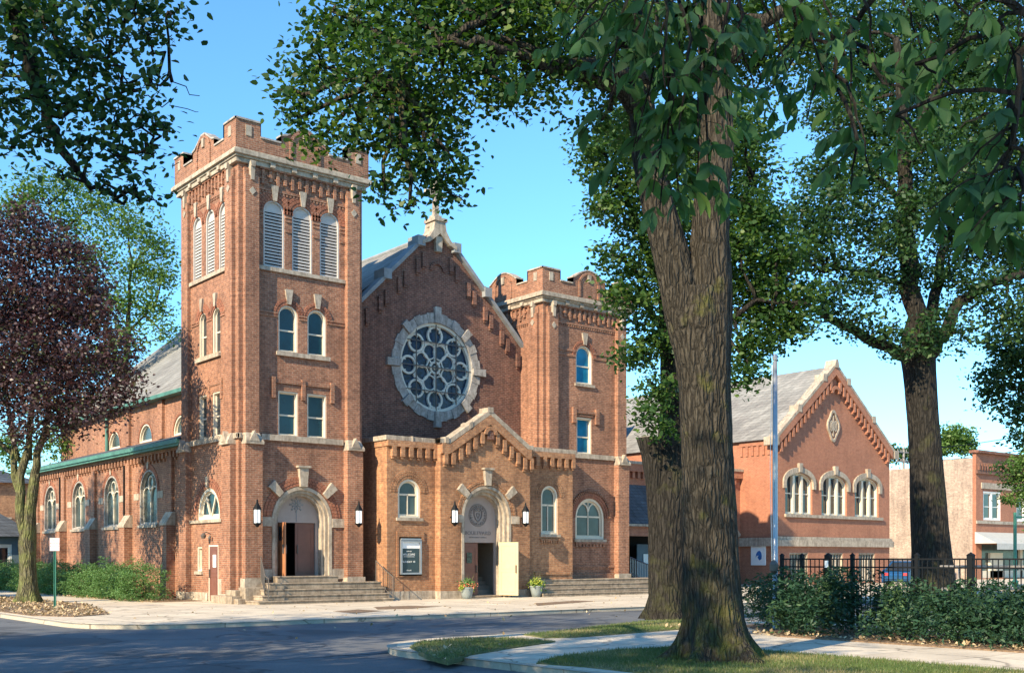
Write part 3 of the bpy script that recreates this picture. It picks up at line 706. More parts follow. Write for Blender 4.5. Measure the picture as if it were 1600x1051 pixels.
        for T, cs in ((F, [fx(c) for c in (1.45, 2.76, 4.07)]), (S, (1.5, 2.65, 3.8))):
            lm = MB(); p = -.07 if T is F else -.03
            lm.prism([(cs[0], 8.62), (cs[-1], 8.62), (cs[-1], 8.76), (cs[0], 8.76)], T, p, -.001)
            for c in cs: lm.prism([(c-.08, 8.02), (c+.08, 8.02), (c+.08, 8.84), (c-.08, 8.84)], T, p*1.5, -.001)
            lm.build('label_moulding', 'brick_tower', church)
    else:
        window(F, fx(2.62), 10.16, 1.08, 1.86, glass='glass_blue'); arch_moulding(F, fx(2.62), 11.48, .55, 15, 2); keystone(F, fx(2.62), 12.06, 12.62, .15, .34)
        window(F, fx(2.62), 6.78, .98, 1.76, 0, glass='glass_blue', sill=False)
        lm = MB(); lm.prism([(fx(1.98), 8.72), (fx(3.28), 8.72), (fx(3.28), 8.86), (fx(1.98), 8.86)], F, -.08, -.001); lm.prism([(fx(2.1), 8.6), (fx(3.16), 8.6), (fx(3.16), 8.66), (fx(2.1), 8.66)], F, -.04, -.001)
        for c in (1.92, 3.42): lm.prism([(fx(c)-.11, 8.25), (fx(c)+.11, 8.25), (fx(c)+.11, 9.0), (fx(c)-.11, 9.0)], F, -.12, -.001)
        lm.build('label_moulding', 'brick_tower', church)
        window(F, fx(3.0), 2.66, 1.9, 1.98, fr=.11, glass='glass_grey', bars='twin', framemat='cream_paint')
        arch_moulding(F, fx(3.0), 3.69, .97, 26, 2, proud=.04)
        dtp = MB().box(fx(2.0), fx(4.02), -.085, -.001, 2.505, 2.53).build('dentil_band', 'brick_tower', church); dt = MB(); voussoirs(dt, F, fx(3.0), 3.69, 1.24, 1.36, 34, 0, 180, -.09, 0, .4)
        for i in range(9): c = fx(2.1+i*.225); dt.prism([(c-.07, 2.28), (c+.07, 2.28), (c+.07, 2.42), (c-.07, 2.42)], F, -.07, -.001)
        dt.prism([(fx(2.0), 2.42), (fx(4.02), 2.42), (fx(4.02), 2.5), (fx(2.0), 2.5)], F, -.09, -.001)
        dt.build_each('dentil', 'brick_tower', dtp)
    return co
tower(0.0, 'left'); tower(15.4, 'right')

# west door of the left tower
F = FR(0.0)
cx, zs0 = 2.74, 3.25
mb = MB()
for r0, r1, d0, d1 in ((1.2, 1.33, -.03, .22), (1.08, 1.2, .08, .42), (.98, 1.08, .2, .6)):
    A = [(cx-r1, 1.02)]+[(cx-r1*math.cos(math.pi*k/24), zs0+r1*math.sin(math.pi*k/24)) for k in range(25)]+[(cx+r1, 1.02)]
    B = [(cx-r0, 1.02)]+[(cx-r0*math.cos(math.pi*k/24), zs0+r0*math.sin(math.pi*k/24)) for k in range(25)]+[(cx+r0, 1.02)]
    mb.ring(A, B, F, d0, d1, closed=False)
sur = mb.build('door_surround', 'limestone', church)
t_ = MB(); t_.prism([(cx-1.0, 3.16)]+[(cx-1.0*math.cos(math.pi*k/20), zs0+1.0*math.sin(math.pi*k/20)) for k in range(21)]+[(cx+1.0, 3.16)], F, .5, .62)
t_.prism([(cx-1.0, 1.02), (cx-.86, 1.02), (cx-.86, 3.16), (cx-1.0, 3.16)], F, .5, .62); t_.prism([(cx+.86, 1.02), (cx+1.0, 1.02), (cx+1.0, 3.16), (cx+.86, 3.16)], F, .5, .62)
ty = t_.build('tympanum', 'carved_panel', church)
o_ = MB()
for k in range(8):
    a = k*45+22.5; wedge(o_, F, cx, 4.0-.12, a, .04, .2, .02, .06, .47, .5)
for k in range(8): wedge(o_, F, cx, 4.0-.12, k*45, .2, .3, .02, .08, .47, .5)
o_.box(cx-.012, cx+.012, .485, .51, 3.2, 3.62)
o_.build('star_ornament', 'coping_grey', ty)
arch_moulding(F, cx, zs0, 1.36, 30, 3, 0, 180)
mb = MB(); 
wedge(mb, F, cx, zs0, 90, 1.33, 2.12, .3, .42, -.17, .05); mb.prism([(cx-.28, zs0+2.08), (cx+.28, zs0+2.08), (cx+.28, zs0+2.16), (cx-.28, zs0+2.16)], F, -.24, .0)
mb.build('keystone', 'limestone', church)
for a in (45, 135):
    mb = MB(); wedge(mb, F, cx, zs0, a, 1.38, 1.98, .26, .38, -.15, .05); mb.build('keystone', 'limestone', church)
for a, b in ((.8, 1.4), (4.08, 4.66)):
    mb = MB(); mb.prism([(a, 2.98), (b, 2.98), (b, 3.34), (a, 3.34)], F, -.06, .02); mb.build('impost_stone', 'limestone', church)
def leaf(x, y, ang, w_, h, z0, mat, flip=1, name='door'):
    """door leaf hinged at x,y; ang turns it out of the wall plane (degrees)"""
    d = Vector((math.cos(R(ang)), math.sin(R(ang)), 0)); n = Vector((-d.y, d.x, 0))
    T = lambda a, b, e: tuple(Vector((x, y, z0))+d*a*flip+n*e+Vector((0, 0, b)))
    mb = MB(); mb.prism([(0, 0), (w_, 0), (w_, h), (0, h)], T, 0, .05)
    for pz0, pz1 in ((.15, h*.45), (h*.5, h-.15)): mb.ring([(.12, pz0), (w_-.12, pz0), (w_-.12, pz1), (.12, pz1)], [(.15, pz0+.03), (w_-.15, pz0+.03), (w_-.15, pz1-.03), (.15, pz1-.03)], T, -.012, .062)
    o = mb.build(name, mat, church)
    k = MB()
    for e in (-.06, .11): k.prism([(w_-.11, h*.42), (w_-.07, h*.42), (w_-.07, h*.42+.35), (w_-.11, h*.42+.35)], T, min(e, 0.0) if e < 0 else .05, 0.0 if e < 0 else e)
    k.build('handle', 'rail_metal', o)
    return o, T
o, T_ = leaf(cx-.84, .5, -97, .82, 2.12, 1.03, 'door_sun_orange'); o["label"] = 'open door leaf with sunlit orange in its colour'
n_ = MB(); n_.prism([(.2, 1.4), (.5, 1.4), (.5, 1.95), (.2, 1.95)], T_, -.02, -.001); n_.build('notice', 'glass_dark', o)
o, T_ = leaf(cx+.84, .56, 0, .86, 2.12, 1.03, 'door_brown', flip=-1); o["label"] = 'closed brown door leaf'
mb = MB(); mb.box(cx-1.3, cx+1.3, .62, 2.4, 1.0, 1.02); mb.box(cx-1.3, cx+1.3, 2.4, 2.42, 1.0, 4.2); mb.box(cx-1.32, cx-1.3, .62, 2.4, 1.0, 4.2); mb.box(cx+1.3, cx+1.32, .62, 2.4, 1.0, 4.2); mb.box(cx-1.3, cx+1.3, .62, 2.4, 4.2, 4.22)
mb.build('vestibule', 'dark_void', church)  # walls near black; the room's dimness is in the colour
lantern(.48, -.62, 2.98); lantern(4.98, -.62, 3.06)

# steps of the left door
def steps(name, levels, mat='step_stone'):
    mb = MB()
    for x0, x1, y0, y1, z0, z1 in levels: mb.box(x0, x1, y0, y1, z0, z1-.05); mb.box(x0-.03, x1+.03, y0-.03, y1, z1-.05, z1)
    return mb.build(name, mat, church, bevel=.012)
steps('entrance_steps', [(-.15, 5.74, -2.05, -.004, 0, .14), (.15, 5.75, -1.72, -.006, .14, .33), (.45, 5.76, -1.38, -.008, .33, .55), (.78, 5.77, -1.05, -.01, .55, .78), (1.39, 4.09, -.5, .62, .78, 1.03)])
mb = MB(); mb.box(-.62, .1, -.72, 1.15, 0, .3); mb.box(-.42, .1, -.6, .26, .3, .52); mb.box(-.2, .7, -1.0, -.42, 0, .62); mb.box(-.5, -.2, -1.0, -.7, 0, .2)
mb.build('plinth', 'step_stone', church, bevel=.02)
def rail(pts, post_z, nb, mat='rail_metal', top=.035, name='handrail', drop=0):
    mb = MB(); pts = [Vector(p) for p in pts]
    mb.tube(pts, top/1.6, 6); lo = [p-Vector((0, 0, .78)) for p in pts]; mb.tube(lo, .014, 6)
    for a, b in zip(pts, pts[1:]):
        n = max(2, int((b-a).length/.13))
        for k in range(n+1): q = a.lerp(b, k/n); mb.tube([q-Vector((0, 0, .78)), q], .009, 4)
    for p in (pts[0], pts[-1]): mb.tube([p-Vector((0, 0, post_z)), p+Vector((0, 0, .03))], .022, 6)
    return mb.build(name, mat, church)
rail([(.72, -.45, 1.75), (.3, -1.65, 1.05), (.28, -1.95, .98)], .86, 8, 'rail_metal')
rail([(5.72, -.75, 1.62), (5.72, -1.6, 1.18), (5.74, -2.0, .98)], .86, 8, 'rail_metal')

# side door, lunette and small window of the left tower
S = SD(0.0)
o, T_ = leaf(.06, 1.84, 90, .84, 2.2, 0.02, 'door_brown')
n_ = MB(); n_.prism([(.18, 1.35), (.46, 1.35), (.46, 1.85), (.18, 1.85)], T_, .051, .075); n_.build('notice', 'board_white', o)
mb = MB(); mb.ring([(1.82, 0), (2.72, 0), (2.72, 2.26), (1.82, 2.26)], [(1.86, 0.01), (2.66, 0.01), (2.66, 2.2), (1.86, 2.2)], S, .0, .14); mb.build('door_frame', 'cream_paint', church)
window(S, 3.62, 1.2, .5, 1.0, 0, glass='glass_grey', bars='')
f = window(S, 2.74, 3.28, 2.1, 1.28, fr=.13, glass='glass_teal', bars='', sill=False)
f["label"] = 'half-round window with pointed tracery'
mb = MB()
for sx in (-1, 1):
    for k in range(10):
        t0, t1 = k/10, (k+1)/10
        P_ = lambda t: (2.74+sx*(.02+.5*math.sin(t*1.25)), 3.36+1.12*t)
        Q_ = lambda t: (2.74+sx*(.85-.98*t**1.4), 3.36+.95*t)
        a, b = P_(t0), P_(t1)
        if b[1] < 4.42: mb.prism([(a[0]-.035, a[1]), (a[0]+.035, a[1]), (b[0]+.035, b[1]), (b[0]-.035, b[1])], S, .09, .16)
mb.build('tracery', 'cream_paint', f)
sillbar(S, 1.4, 4.45, 3.27, .1, name='sill_course')
keystone(S, 2.74, 4.58, 5.0, .14, .26); arch_moulding(S, 2.74, 3.52, 1.08, 22, 3, proud=.015)
mb = MB(); mb.tube([(-.02, 2.55, 2.72), (-.2, 2.55, 2.78), (-.28, 2.55, 2.7)], .02); mb.lathe([(.03, .1), (.12, 0), (.1, -.05), (.07, -.12)], (-.3, 2.55, 2.64), 10); mb.tube([(-.1, 2.35, 2.62), (-.16, 2.35, 2.5)], .05); mb.build('floodlight', 'rail_metal', church)

# ---------------- great gable with the rose window
G = 1.65; GF = FR(G); gx = 10.46
rake = lambda x: 16.72-abs(x-gx)*.99
mb = MB()
rose_c = (10.44, 10.38)
hole = [(rose_c[0]+2.02*math.cos(2*math.pi*k/48), rose_c[1]+2.02*math.sin(2*math.pi*k/48)) for k in range(48)]
mb.wall([(5.5, 0), (15.4, 0), (15.4, rake(15.4)), (gx+.9, rake(gx+.9)), (gx+.75, 16.1), (gx, 16.75), (gx-.75, 16.1), (gx-.9, rake(gx-.9)), (5.5, rake(5.5))], [hole], GF, .3, .4)
mb.build('gable_wall', 'brick_dark_and_shaded', church)  # shaded look comes from the darker brick colour
for sx in (-1, 1):
    mb = MB()
    L = [(5.5 if sx < 0 else 15.4), gx+sx*2.72, gx+sx*.95]
    for a, b, lift in ((L[0], L[1], 0), (L[1], L[2], .02)):
        mb.prism([(a, rake(a)+.02+lift), (b, rake(b)+.02+lift), (b, rake(b)+.24+lift), (a, rake(a)+.24+lift)], GF, -.2, .5)
    for c in (gx+sx*2.78, gx+sx*1.0):
        z = rake(c); mb.prism([(c-.2, z-.02), (c+.2, z-.02), (c+.2, z+.42), (c-.2, z+.42)], GF, -.26, .56)
    mb.build('gable_coping', 'coping_grey', church)
mb = MB()
top = [(gx-.95, 15.95), (gx-.6, 16.16), (gx-.35, 16.55), (gx-.28, 16.95), (gx+.28, 16.95), (gx+.35, 16.55), (gx+.6, 16.16), (gx+.95, 15.95), (gx+.95, 15.8), (gx+.55, 15.95), (gx, 16.4), (gx-.55, 15.95), (gx-.95, 15.8)]
mb.prism(top, GF, -.28, .5); mb.prism([(gx-.36, 16.95), (gx+.36, 16.95), (gx+.36, 17.1), (gx-.36, 17.1)], GF, -.34, .5)
mb.prism([(gx-.14, 15.6), (gx+.14, 15.6), (gx+.2, 16.3), (gx-.2, 16.3)], GF, -.2, .05)
mb.build('apex_stone', 'limestone', church)
mb = MB()
def tri(T, poly, d0=-.1, d1=.1): mb.prism(poly, T, d0, d1)
cz = 18.25; GC = FR(G+.1)
tri(GC, [(gx-.12, 17.1), (gx+.12, 17.1), (gx+.1, 18.1), (gx+.1, 18.9), (gx-.1, 18.9), (gx-.1, 18.1)])
tri(GC, [(gx-.46, 18.18), (gx+.46, 18.18), (gx+.46, 18.40), (gx-.46, 18.40)], -.09, .09)
for a, b in ((gx-.5, 18.29), (gx+.5, 18.29), (gx, 18.86)): mb.lathe([(0.01, -.13), (.13, -.05), (.13, .07), (.01, .14)], (a, G+.1, b), 8)
mb.box(gx-.22, gx+.22, G-.08, G+.3, 17.1, 17.28)
mb.build('cross', 'limestone', church, bevel=.01)
def gcb(mb):
    voussoirs(mb, GF, gx, 14.75, .3, .42, 9, 0, 180, -.08, 0, .1)
pts = []
for sx in (-1, 1):
    for i in range(15):
        off = .75+i*.33
        if i % 3 == 2: continue
        x = gx+sx*off
        if 5.6 < x < 15.3: pts.append((x, rake(x)-1.15))
corbels(GF, pts, .2, .62, -.13, 'brick_dark_and_shaded', 'corbel_table', gcb)
# surround voussoirs, some long
mb = MB(); n = 40
for k in range(n):
    a = 360*k/n+4.5; long_ = k % 5 == 0
    a = 90+360*k/n
    r1 = 2.72 if k % 10 == 0 else (2.56 if k % 5 == 0 else 2.40+(.05 if k % 2 else 0))
    ww = .30 if k % 5 == 0 else .33
    wedge(mb, GF, *rose_c, a, 2.0, r1, .31 if k % 5 else .3, ww*1.12, -.16 if k % 5 == 0 else (-.07 if k % 2 else -.05), .25)
rs = mb.build('rose_surround', 'limestone_grey', church)
mb = MB()
C2 = lambda r, n=48, c=rose_c: [(c[0]+r*math.cos(2*math.pi*k/n), c[1]+r*math.sin(2*math.pi*k/n)) for k in range(n)]
mb.ring(C2(2.02), C2(1.88), GF, .03, .3)
for k in range(8):
    a = R(90+45*k); c = (rose_c[0]+1.45*math.cos(a), rose_c[1]+1.45*math.sin(a))
    mb.ring(C2(.43, 20, c), C2(.335, 20, c), GF, .1+.001*k, .24)
    wedge(mb, GF, *rose_c, 90+45*k, .28, 1.05, .075, .09, .11, .24)
    a = R(112.5+45*k); c = (rose_c[0]+.76*math.cos(a), rose_c[1]+.76*math.sin(a))
    mb.ring(C2(.365, 16, c), C2(.31, 16, c), GF, .115+.001*k, .24)
    wedge(mb, GF, *rose_c, 112.5+45*k, 1.08, 1.25, .34, .12, .12, .24)
    wedge(mb, GF, *rose_c, 112.5+45*k+14, 1.6, 1.95, .05, .12, .12, .24); wedge(mb, GF, *rose_c, 112.5+45*k-14, 1.6, 1.95, .05, .12, .12, .24)
mb.ring(C2(.3, 20), C2(.2, 20), GF, .09, .24); mb.ring(C2(.1, 12), C2(.05, 12), GF, .09, .24)
rw = mb.build('rose_window', 'tracery_paint', church); rw["label"] = 'round rose window of eight circles in white tracery'
g_ = MB(); g_.prism(C2(1.92), GF, .2, .215); g_.build('pane', 'glass_stained', rw)
g_ = MB()
for q in (0, -1.08, 1.12):
    h_ = math.sqrt(1.95**2-q*q)
    g_.box(rose_c[0]+q-.02, rose_c[0]+q+.02, G+.01, G+.05, rose_c[1]-h_, rose_c[1]+h_)
    g_.box(rose_c[0]-h_, rose_c[0]+h_, G+.01, G+.05, rose_c[1]+q-.02, rose_c[1]+q+.02)
g_.build('saddle_bar', 'rail_metal', rw)

# ---------------- entrance porch
PS, PC = -.9, -1.3; XL, XA, XB, XR = 6.15, 8.57, 13.5, 16.45
PF, CF = FR(PS), FR(PC)
mb = MB()
zt = 6.6
lw = arch(7.25, 3.42, 1.12, 1.62); rw_ = arch(15.02, 2.84, 1.02, 2.24)
bh = [(6.72, 1.0), (7.86, 1.0), (7.86, 2.62), (6.72, 2.62)]
mb.wall([(XL, 0), (XA, 0), (XA, zt), (XL, zt)], [lw, bh], PF, .3, .3)
mb.wall([(XB, 0), (XR, 0), (XR, zt), (XB, zt)], [rw_], PF, .3, .3)
pk = 11.15
crest = [(XA, zt), (9.05, zt), (pk, 7.98), (13.25, zt), (XB, zt)]
dcx, dr, dzs = 11.03, 1.36, 3.52
door_hole = [(dcx-dr, 0.0)]+[(dcx-dr*math.cos(math.pi*k/24), dzs+dr*math.sin(math.pi*k/24)) for k in range(25)]+[(dcx+dr, 0.0)]
outl = [(XA, 0)]+door_hole+[(XB, 0)]+crest[::-1]
mb.wall(outl, [], CF, .4, .4)
mb.box(XL, XL+.3, PS+.3, G, 0, zt); mb.box(XR-.3, XR-.001, PS+.3, -.003, 0, zt)
mb.build('porch', 'brick_portico', church)
mb = MB(); mb.add([(XL+.1, PS+.1, 6.6), (XR-.1, PS+.1, 6.6), (XR-.1, -.01, 6.62), (15.39, -.01, 6.62), (15.39, G, 6.62), (XL+.1, G, 6.62)], [(0, 1, 2, 3, 4, 5)])
mb.build('porch_roof', 'slate_dark', church)
mb = MB(); e = .12
mb.box(XL-e, XA-.06, PS-e, PS+.38, zt, zt+.2); mb.box(XL-e, XL+.34, PS+.38, G-.01, zt, zt+.2)
mb.box(XB+.06, XR+e, PS-e, PS+.38, zt, zt+.2); mb.box(XR-.34, XR+e, PS+.38, -.01, zt, zt+.2)
c2 = [(XA-.1, zt), (9.0, zt), (pk, 7.98), (13.3, zt), (XB+.1, zt)]
c3 = [(XA-.1, zt+.2), (8.92, zt+.2), (pk, 8.22), (13.38, zt+.2), (XB+.1, zt+.2)]
mb.ring(c2, c3, CF, -.14, .46, closed=False)
mb.prism([(pk-.14, 8.1), (pk+.14, 8.1), (pk+.14, 8.3), (pk-.14, 8.3)], CF, -.16, .48)
for t in (.5,):
    x = 9.0+(pk-9.0)*t; z = 6.6+(7.98-6.6)*t; mb.prism([(x-.07, z), (x+.07, z+.09), (x+.07, z+.33), (x-.07, z+.24)], CF, -.17, .49)
mb.box(XA+.12, XA+.32, PC-.18, PC+.2, zt+.001, zt+.26); mb.box(7.3, 7.38, PS-.15, PS+.3, zt-.01, zt+.225)
mb.build('porch_coping', 'limestone', church, bevel=.015)
def band(T, a, b, z0, z1, d): return lambda mb: mb.prism([(a, z0), (b, z0), (b, z1), (a, z1)], T, d, .0)
xs = [6.42+i*.42 for i in range(6)]
corbels(PF, [(x, 5.95) for x in xs], .2, .42, -.17, 'brick_portico', 'corbel_table', band(PF, XL-.02, XA, 6.36, 6.599, -.17))
xs = [13.75+i*.44 for i in range(7)]
corbels(PF, [(x, 5.95) for x in xs], .2, .42, -.17, 'brick_portico', 'corbel_table', band(PF, XB, XR+.02, 6.36, 6.599, -.17))
mb = MB(); mb.prism([(XL, 5.95), (XL, 6.599), (G-.4, 6.599), (G-.4, 5.95)], SD(XL), 0, 0.001) if False else None
mb.prism([(PS-.16, 6.36), (G-.02, 6.36), (G-.02, 6.598), (PS-.16, 6.598)], SD(XL), -.05, .0)
mb.build('corbel_band', 'brick_portico', church)
pts = []
for i in range(6):
    for sx in (-1, 1):
        x = pk+sx*(.42+i*.39); z = 8.0-abs(x-pk)*.66-1.02
        pts.append((x, max(z, 5.72)))
rk = lambda x: 7.98-abs(x-pk)*.657
def ex(mb):
    mb.prism([(XA, 6.16), (8.95, 6.16), (pk, rk(pk)-.42), (13.3, 6.16), (XB, 6.16), (XB, 6.598), (13.25, 6.598), (pk, 7.975), (9.05, 6.598), (XA, 6.598)], CF, -.15, -.001)
    voussoirs(mb, CF, pk, 7.12, .2, .36, 9, 0, 180, -.2, 0, .1)
corbels(CF, pts, .19, .5, -.15, 'brick_portico', 'corbel_table', ex)
mb = MB(); mb.prism(arch(pk, 6.9, .38, .42), CF, -.16, -.152); mb.build('niche_shade', 'brick_dark_and_shaded', church)  # flat dark sheet without a recess; the shade is in its colour
mb = MB(); mb.box(XL-.05, XA-.01, PS-.05, PS-.001, 0, .36); mb.box(XL-.05, XL-.001, PS, G, 0, .36); mb.box(XA-.04, dcx-dr-.02, PC-.05, PC-.001, 0, .34); mb.box(dcx+dr+.02, XB+.04, PC-.05, PC-.001, 0, .34)
mb.box(XA-.04, XA-.001, PC, PS-.06, 0, .34); mb.build_each('base_course', 'limestone', church, bevel=.015)
f = window(PF, 7.25, 3.42, 1.12, 1.62, fr=.09, glass='glass_grey', bars='portico'); arch_moulding(PF, 7.25, 4.48, .57, 18, 3, proud=.015, mat='brick_portico')
f = window(PF, 15.02, 2.84, 1.02, 2.24, fr=.09, glass='glass_grey', bars='portico'); arch_moulding(PF, 15.02, 4.57, .52, 18, 3, proud=.015, mat='brick_portico')
mb = MB()
for i in range(8): c = 14.52+i*.143; mb.prism([(c-.045, 2.42), (c+.045, 2.42), (c+.045, 2.56), (c-.045, 2.56)], PF, -.06, 0)
mb.prism([(14.42, 2.56), (15.62, 2.56), (15.62, 2.62), (14.42, 2.62)], PF, -.08, 0)
mb.build('dentil_band', 'brick_portico', church)
mb = MB(); mb.prism([(14.1, .98), (16.3, .98), (16.3, 1.1), (14.1, 1.1)], PF, -.06, -.001); mb.build('brick_band', 'brick_portico', church)
# board recess moulding
mb = MB(); mb.ring([(6.62, .96), (7.98, .96), (7.98, 2.84), (6.62, 2.84)], [(6.72, 1.0), (7.86, 1.0), (7.86, 2.62), (6.72, 2.62)], PF, -.05, .02); mb.build('label_moulding', 'brick_portico', church)
# porch doorway
mb = MB()
for r0, r1, d0, d1 in ((1.24, 1.36, -.03, .25), (1.1, 1.24, .12, .5), (.98, 1.1, .28, .72)):
    A = [(dcx-r1, 0.0)]+[(dcx-r1*math.cos(math.pi*k/24), dzs+r1*math.sin(math.pi*k/24)) for k in range(25)]+[(dcx+r1, 0.0)]
    B = [(dcx-r0, 0.0)]+[(dcx-r0*math.cos(math.pi*k/24), dzs+r0*math.sin(math.pi*k/24)) for k in range(25)]+[(dcx+r0, 0.0)]
    mb.ring(A, B, CF, d0, d1, closed=False)
mb.build('door_surround', 'limestone', church)
arch_moulding(CF, dcx, dzs, 1.38, 30, 2, mat='brick_portico')
t_ = MB(); t_.prism([(dcx-1.0, 2.42)]+[(dcx-1.0*math.cos(math.pi*k/20), dzs+1.0*math.sin(math.pi*k/20)) for k in range(21)]+[(dcx+1.0, 2.42)], CF, .6, .72)
for a, b in ((dcx-1.0, dcx-.92), (dcx+.92, dcx+1.0)): t_.prism([(a, 0.1), (b, .1), (b, 2.42), (a, 2.42)], CF, .6, .72)
ty = t_.build('tympanum', 'carved_panel', church); ty["label"] = 'carved stone tympanum with a wreathed shield'
o_ = MB(); ec = (dcx-.02, 3.62); TY = FR(PC+.6)
o_.ring(C2(.5, 28, ec), C2(.46, 28, ec), TY, -.025, .01)
sh_ = [(-.2, .2), (-.1, .17), (0, .22), (.1, .17), (.2, .2), (.2, 0), (.13, -.16), (0, -.27), (-.13, -.16), (-.2, 0)]
o_.ring([(ec[0]+a*1.15, ec[1]+b*1.15) for a, b in sh_], [(ec[0]+a*.95, ec[1]+b*.95) for a, b in sh_], TY, -.05, .01)
o_.ring([(ec[0]+a*.45, ec[1]+b*.5) for a, b in sh_], [(ec[0]+a*.3, ec[1]+b*.32) for a, b in sh_], TY, -.04, .01)
for k in range(22):
    a = 360*k/22; wedge(o_, TY, *ec, a, .33+.03*(k % 2), .43, .06, .1, -.04+.01*(k % 3), .01)
for k in range(5): wedge(o_, TY, *ec, 60+15*k, .27, .34, .05, .08, -.05, .01)
o_.build('relief', 'carved_shadow_line', ty)
def text(name, s, T_loc, size, mat, parent, rot, ext=.006, align='CENTER'):
    cu = bpy.data.curves.new(name, 'FONT'); cu.body = s; cu.size = size; cu.extrude = ext; cu.align_x = align; cu.space_character = 1.1
    t = bpy.data.objects.new(name+'_tmp', cu); col.objects.link(t); t.rotation_euler = rot; t.location = T_loc
    bpy.context.view_layer.update()
    dg = bpy.context.evaluated_depsgraph_get(); me = bpy.data.meshes.new_from_object(t.evaluated_get(dg)); me.transform(t.matrix_world)
    bpy.data.objects.remove(t); me.materials.clear(); me.materials.append(M[mat])
    o = bpy.data.objects.new(name, me); col.objects.link(o)
    if parent: o.parent = parent; me.transform(parent.matrix_world.inverted()) if parent.parent is None else None
    return o
text('lettering', 'BOULEVARD', (dcx-.02, PC+.595, 2.76), .235, 'carved_shadow_line', ty, (R(90), 0, 0), .012)
text('lettering', 'PRESBYTERIAN CHURCH', (dcx-.02, PC+.595, 2.62), .08, 'carved_shadow_line', ty, (R(90), 0, 0), .006)
mb = MB(); wedge(mb, CF, dcx, dzs, 90, 1.38, 2.1, .28, .42, -.17, .05); mb.prism([(dcx-.27, dzs+2.06), (dcx+.27, dzs+2.06), (dcx+.27, dzs+2.14), (dcx-.27, dzs+2.14)], CF, -.24, 0); mb.build('keystone', 'limestone', church)
for a in (40, 140):
    mb = MB(); wedge(mb, CF, dcx, dzs, a, 1.4, 1.98, .26, .36, -.15, .05); mb.build('keystone', 'limestone', church)
for a, b in ((9.28, dcx-dr-.01), (dcx+dr+.01, 12.85)):
    mb = MB(); mb.prism([(a, 3.26), (b, 3.26), (b, 3.6), (a, 3.6)], CF, -.06, .0); mb.build('impost_stone', 'limestone', church)
lantern(9.1, PC-.3, 3.15); lantern(13.0, PC-.3, 3.2)
o, T_ = leaf(dcx-.9, PC+.66, 0, .92, 2.28, .12, 'door_brown'); o["label"] = 'closed brown door leaf'
n_ = MB(); n_.prism([(.3, 1.4), (.58, 1.4), (.58, 1.85), (.3, 1.85)], T_, -.03, -.001); n_.build('notice', 'glass_dark', o)
o, T_ = leaf(dcx+.9+.02, PC+.3, -72, 1.02, 2.34, .1, 'door_sun_pale'); o["label"] = 'wide open door leaf with sunlit paleness in its colour'
mb = MB(); mb.box(dcx-1.3, dcx+1.3, PC+.72, PC+2.6, .1, .12); mb.box(dcx-1.3, dcx+1.3, PC+2.6, PC+2.62, .1, 3.4); mb.box(dcx-1.32, dcx-1.3, PC+.72, PC+2.6, .1, 3.4); mb.box(dcx+1.3, dcx+1.32, PC+.72, PC+2.6, .1, 3.4)
for k in range(5): mb.box(dcx+.1, dcx+1.3, PC+1.2+k*.26, PC+2.6, .12+.19*k, .12+.19*(k+1))
mb.build('stair_hall', 'inside_wall', church)
steps('entrance_steps', [(dcx-.95, dcx+.95, PC+.2, PC+.72, 0, .1)], 'step_stone')
# steps in front of the right bay and tower
XS = 13.56
steps('entrance_steps', [(XS, 24.6, -2.15, -.86, 0, .16), (XS, 23.4, -1.85, -.86, .16, .36), (XS, 22.9, -1.55, -.86, .36, .56), (XS, 22.2, -1.25, -.86, .56, .76), (XR+.002, 22.2, -.86, -.002, 0, .76), (21.0, 22.2, -.002, 3.2, 0, .76)])
mb = MB(); mb.tube([(22.3, -.9, 1.5), (24.4, -1.4, .75)], .025); mb.tube([(22.3, -.9, .7), (22.3, -.9, 1.5)], .02); mb.tube([(24.3, -1.4, .0), (24.3, -1.4, .8)], .02); mb.build('handrail', 'rail_metal', church)

# ---------------- nave and aisle
AX, CXW, YB = .3, 3.0, 27.2
A_ = SD(AX); ac = (9.95, 14.75, 19.6, 24.4)
mb = MB(); mb.wall([(5.5, 0), (YB, 0), (YB, 6.6), (5.5, 6.6)], [arch(c, 3.25, 2.1, 2.5) for c in ac], A_, .3, .3); mb.box(AX+.3, CXW, YB-.3, YB, 0, 6.6)
mb.build('aisle_wall', 'brick_tower', church)
for c in ac:
    f = window(A_, c, 3.25, 2.1, 2.5, fr=.08, glass='glass_grey', bars='', d_out=.0, framemat='limestone_grey')
    mb = MB(); mb.prism([(c-.035, 3.3), (c+.035, 3.3), (c+.035, 4.7), (c-.035, 4.7)], A_, .1, .2)
    for sx in (-1, 1):
        voussoirs(mb, A_, c+sx*.46, 4.55, .41, .46, 8, 0, 180, .1, .2, 0)
    voussoirs(mb, A_, c, 5.18, .26, .31, 12, 0, 360, .1, .2, 0)
    mb.prism([(c-.95, 4.5), (c+.95, 4.5), (c+.95, 4.56), (c-.95, 4.56)], A_, .12, .18) if False else None
    mb.build('tracery', 'cream_paint', f)
    arch_moulding(A_, c, 4.7, 1.06, 24, 2, proud=.015); keystone(A_, c, 5.8, 6.15, .14, .26, .06)
    for a in (c-1.75, c+1.14):
        mb = MB(); mb.prism([(a, 4.42), (a+.6, 4.42), (a+.6, 4.72), (a, 4.72)], A_, -.03, .02); mb.build('impost_stone', 'limestone', church)
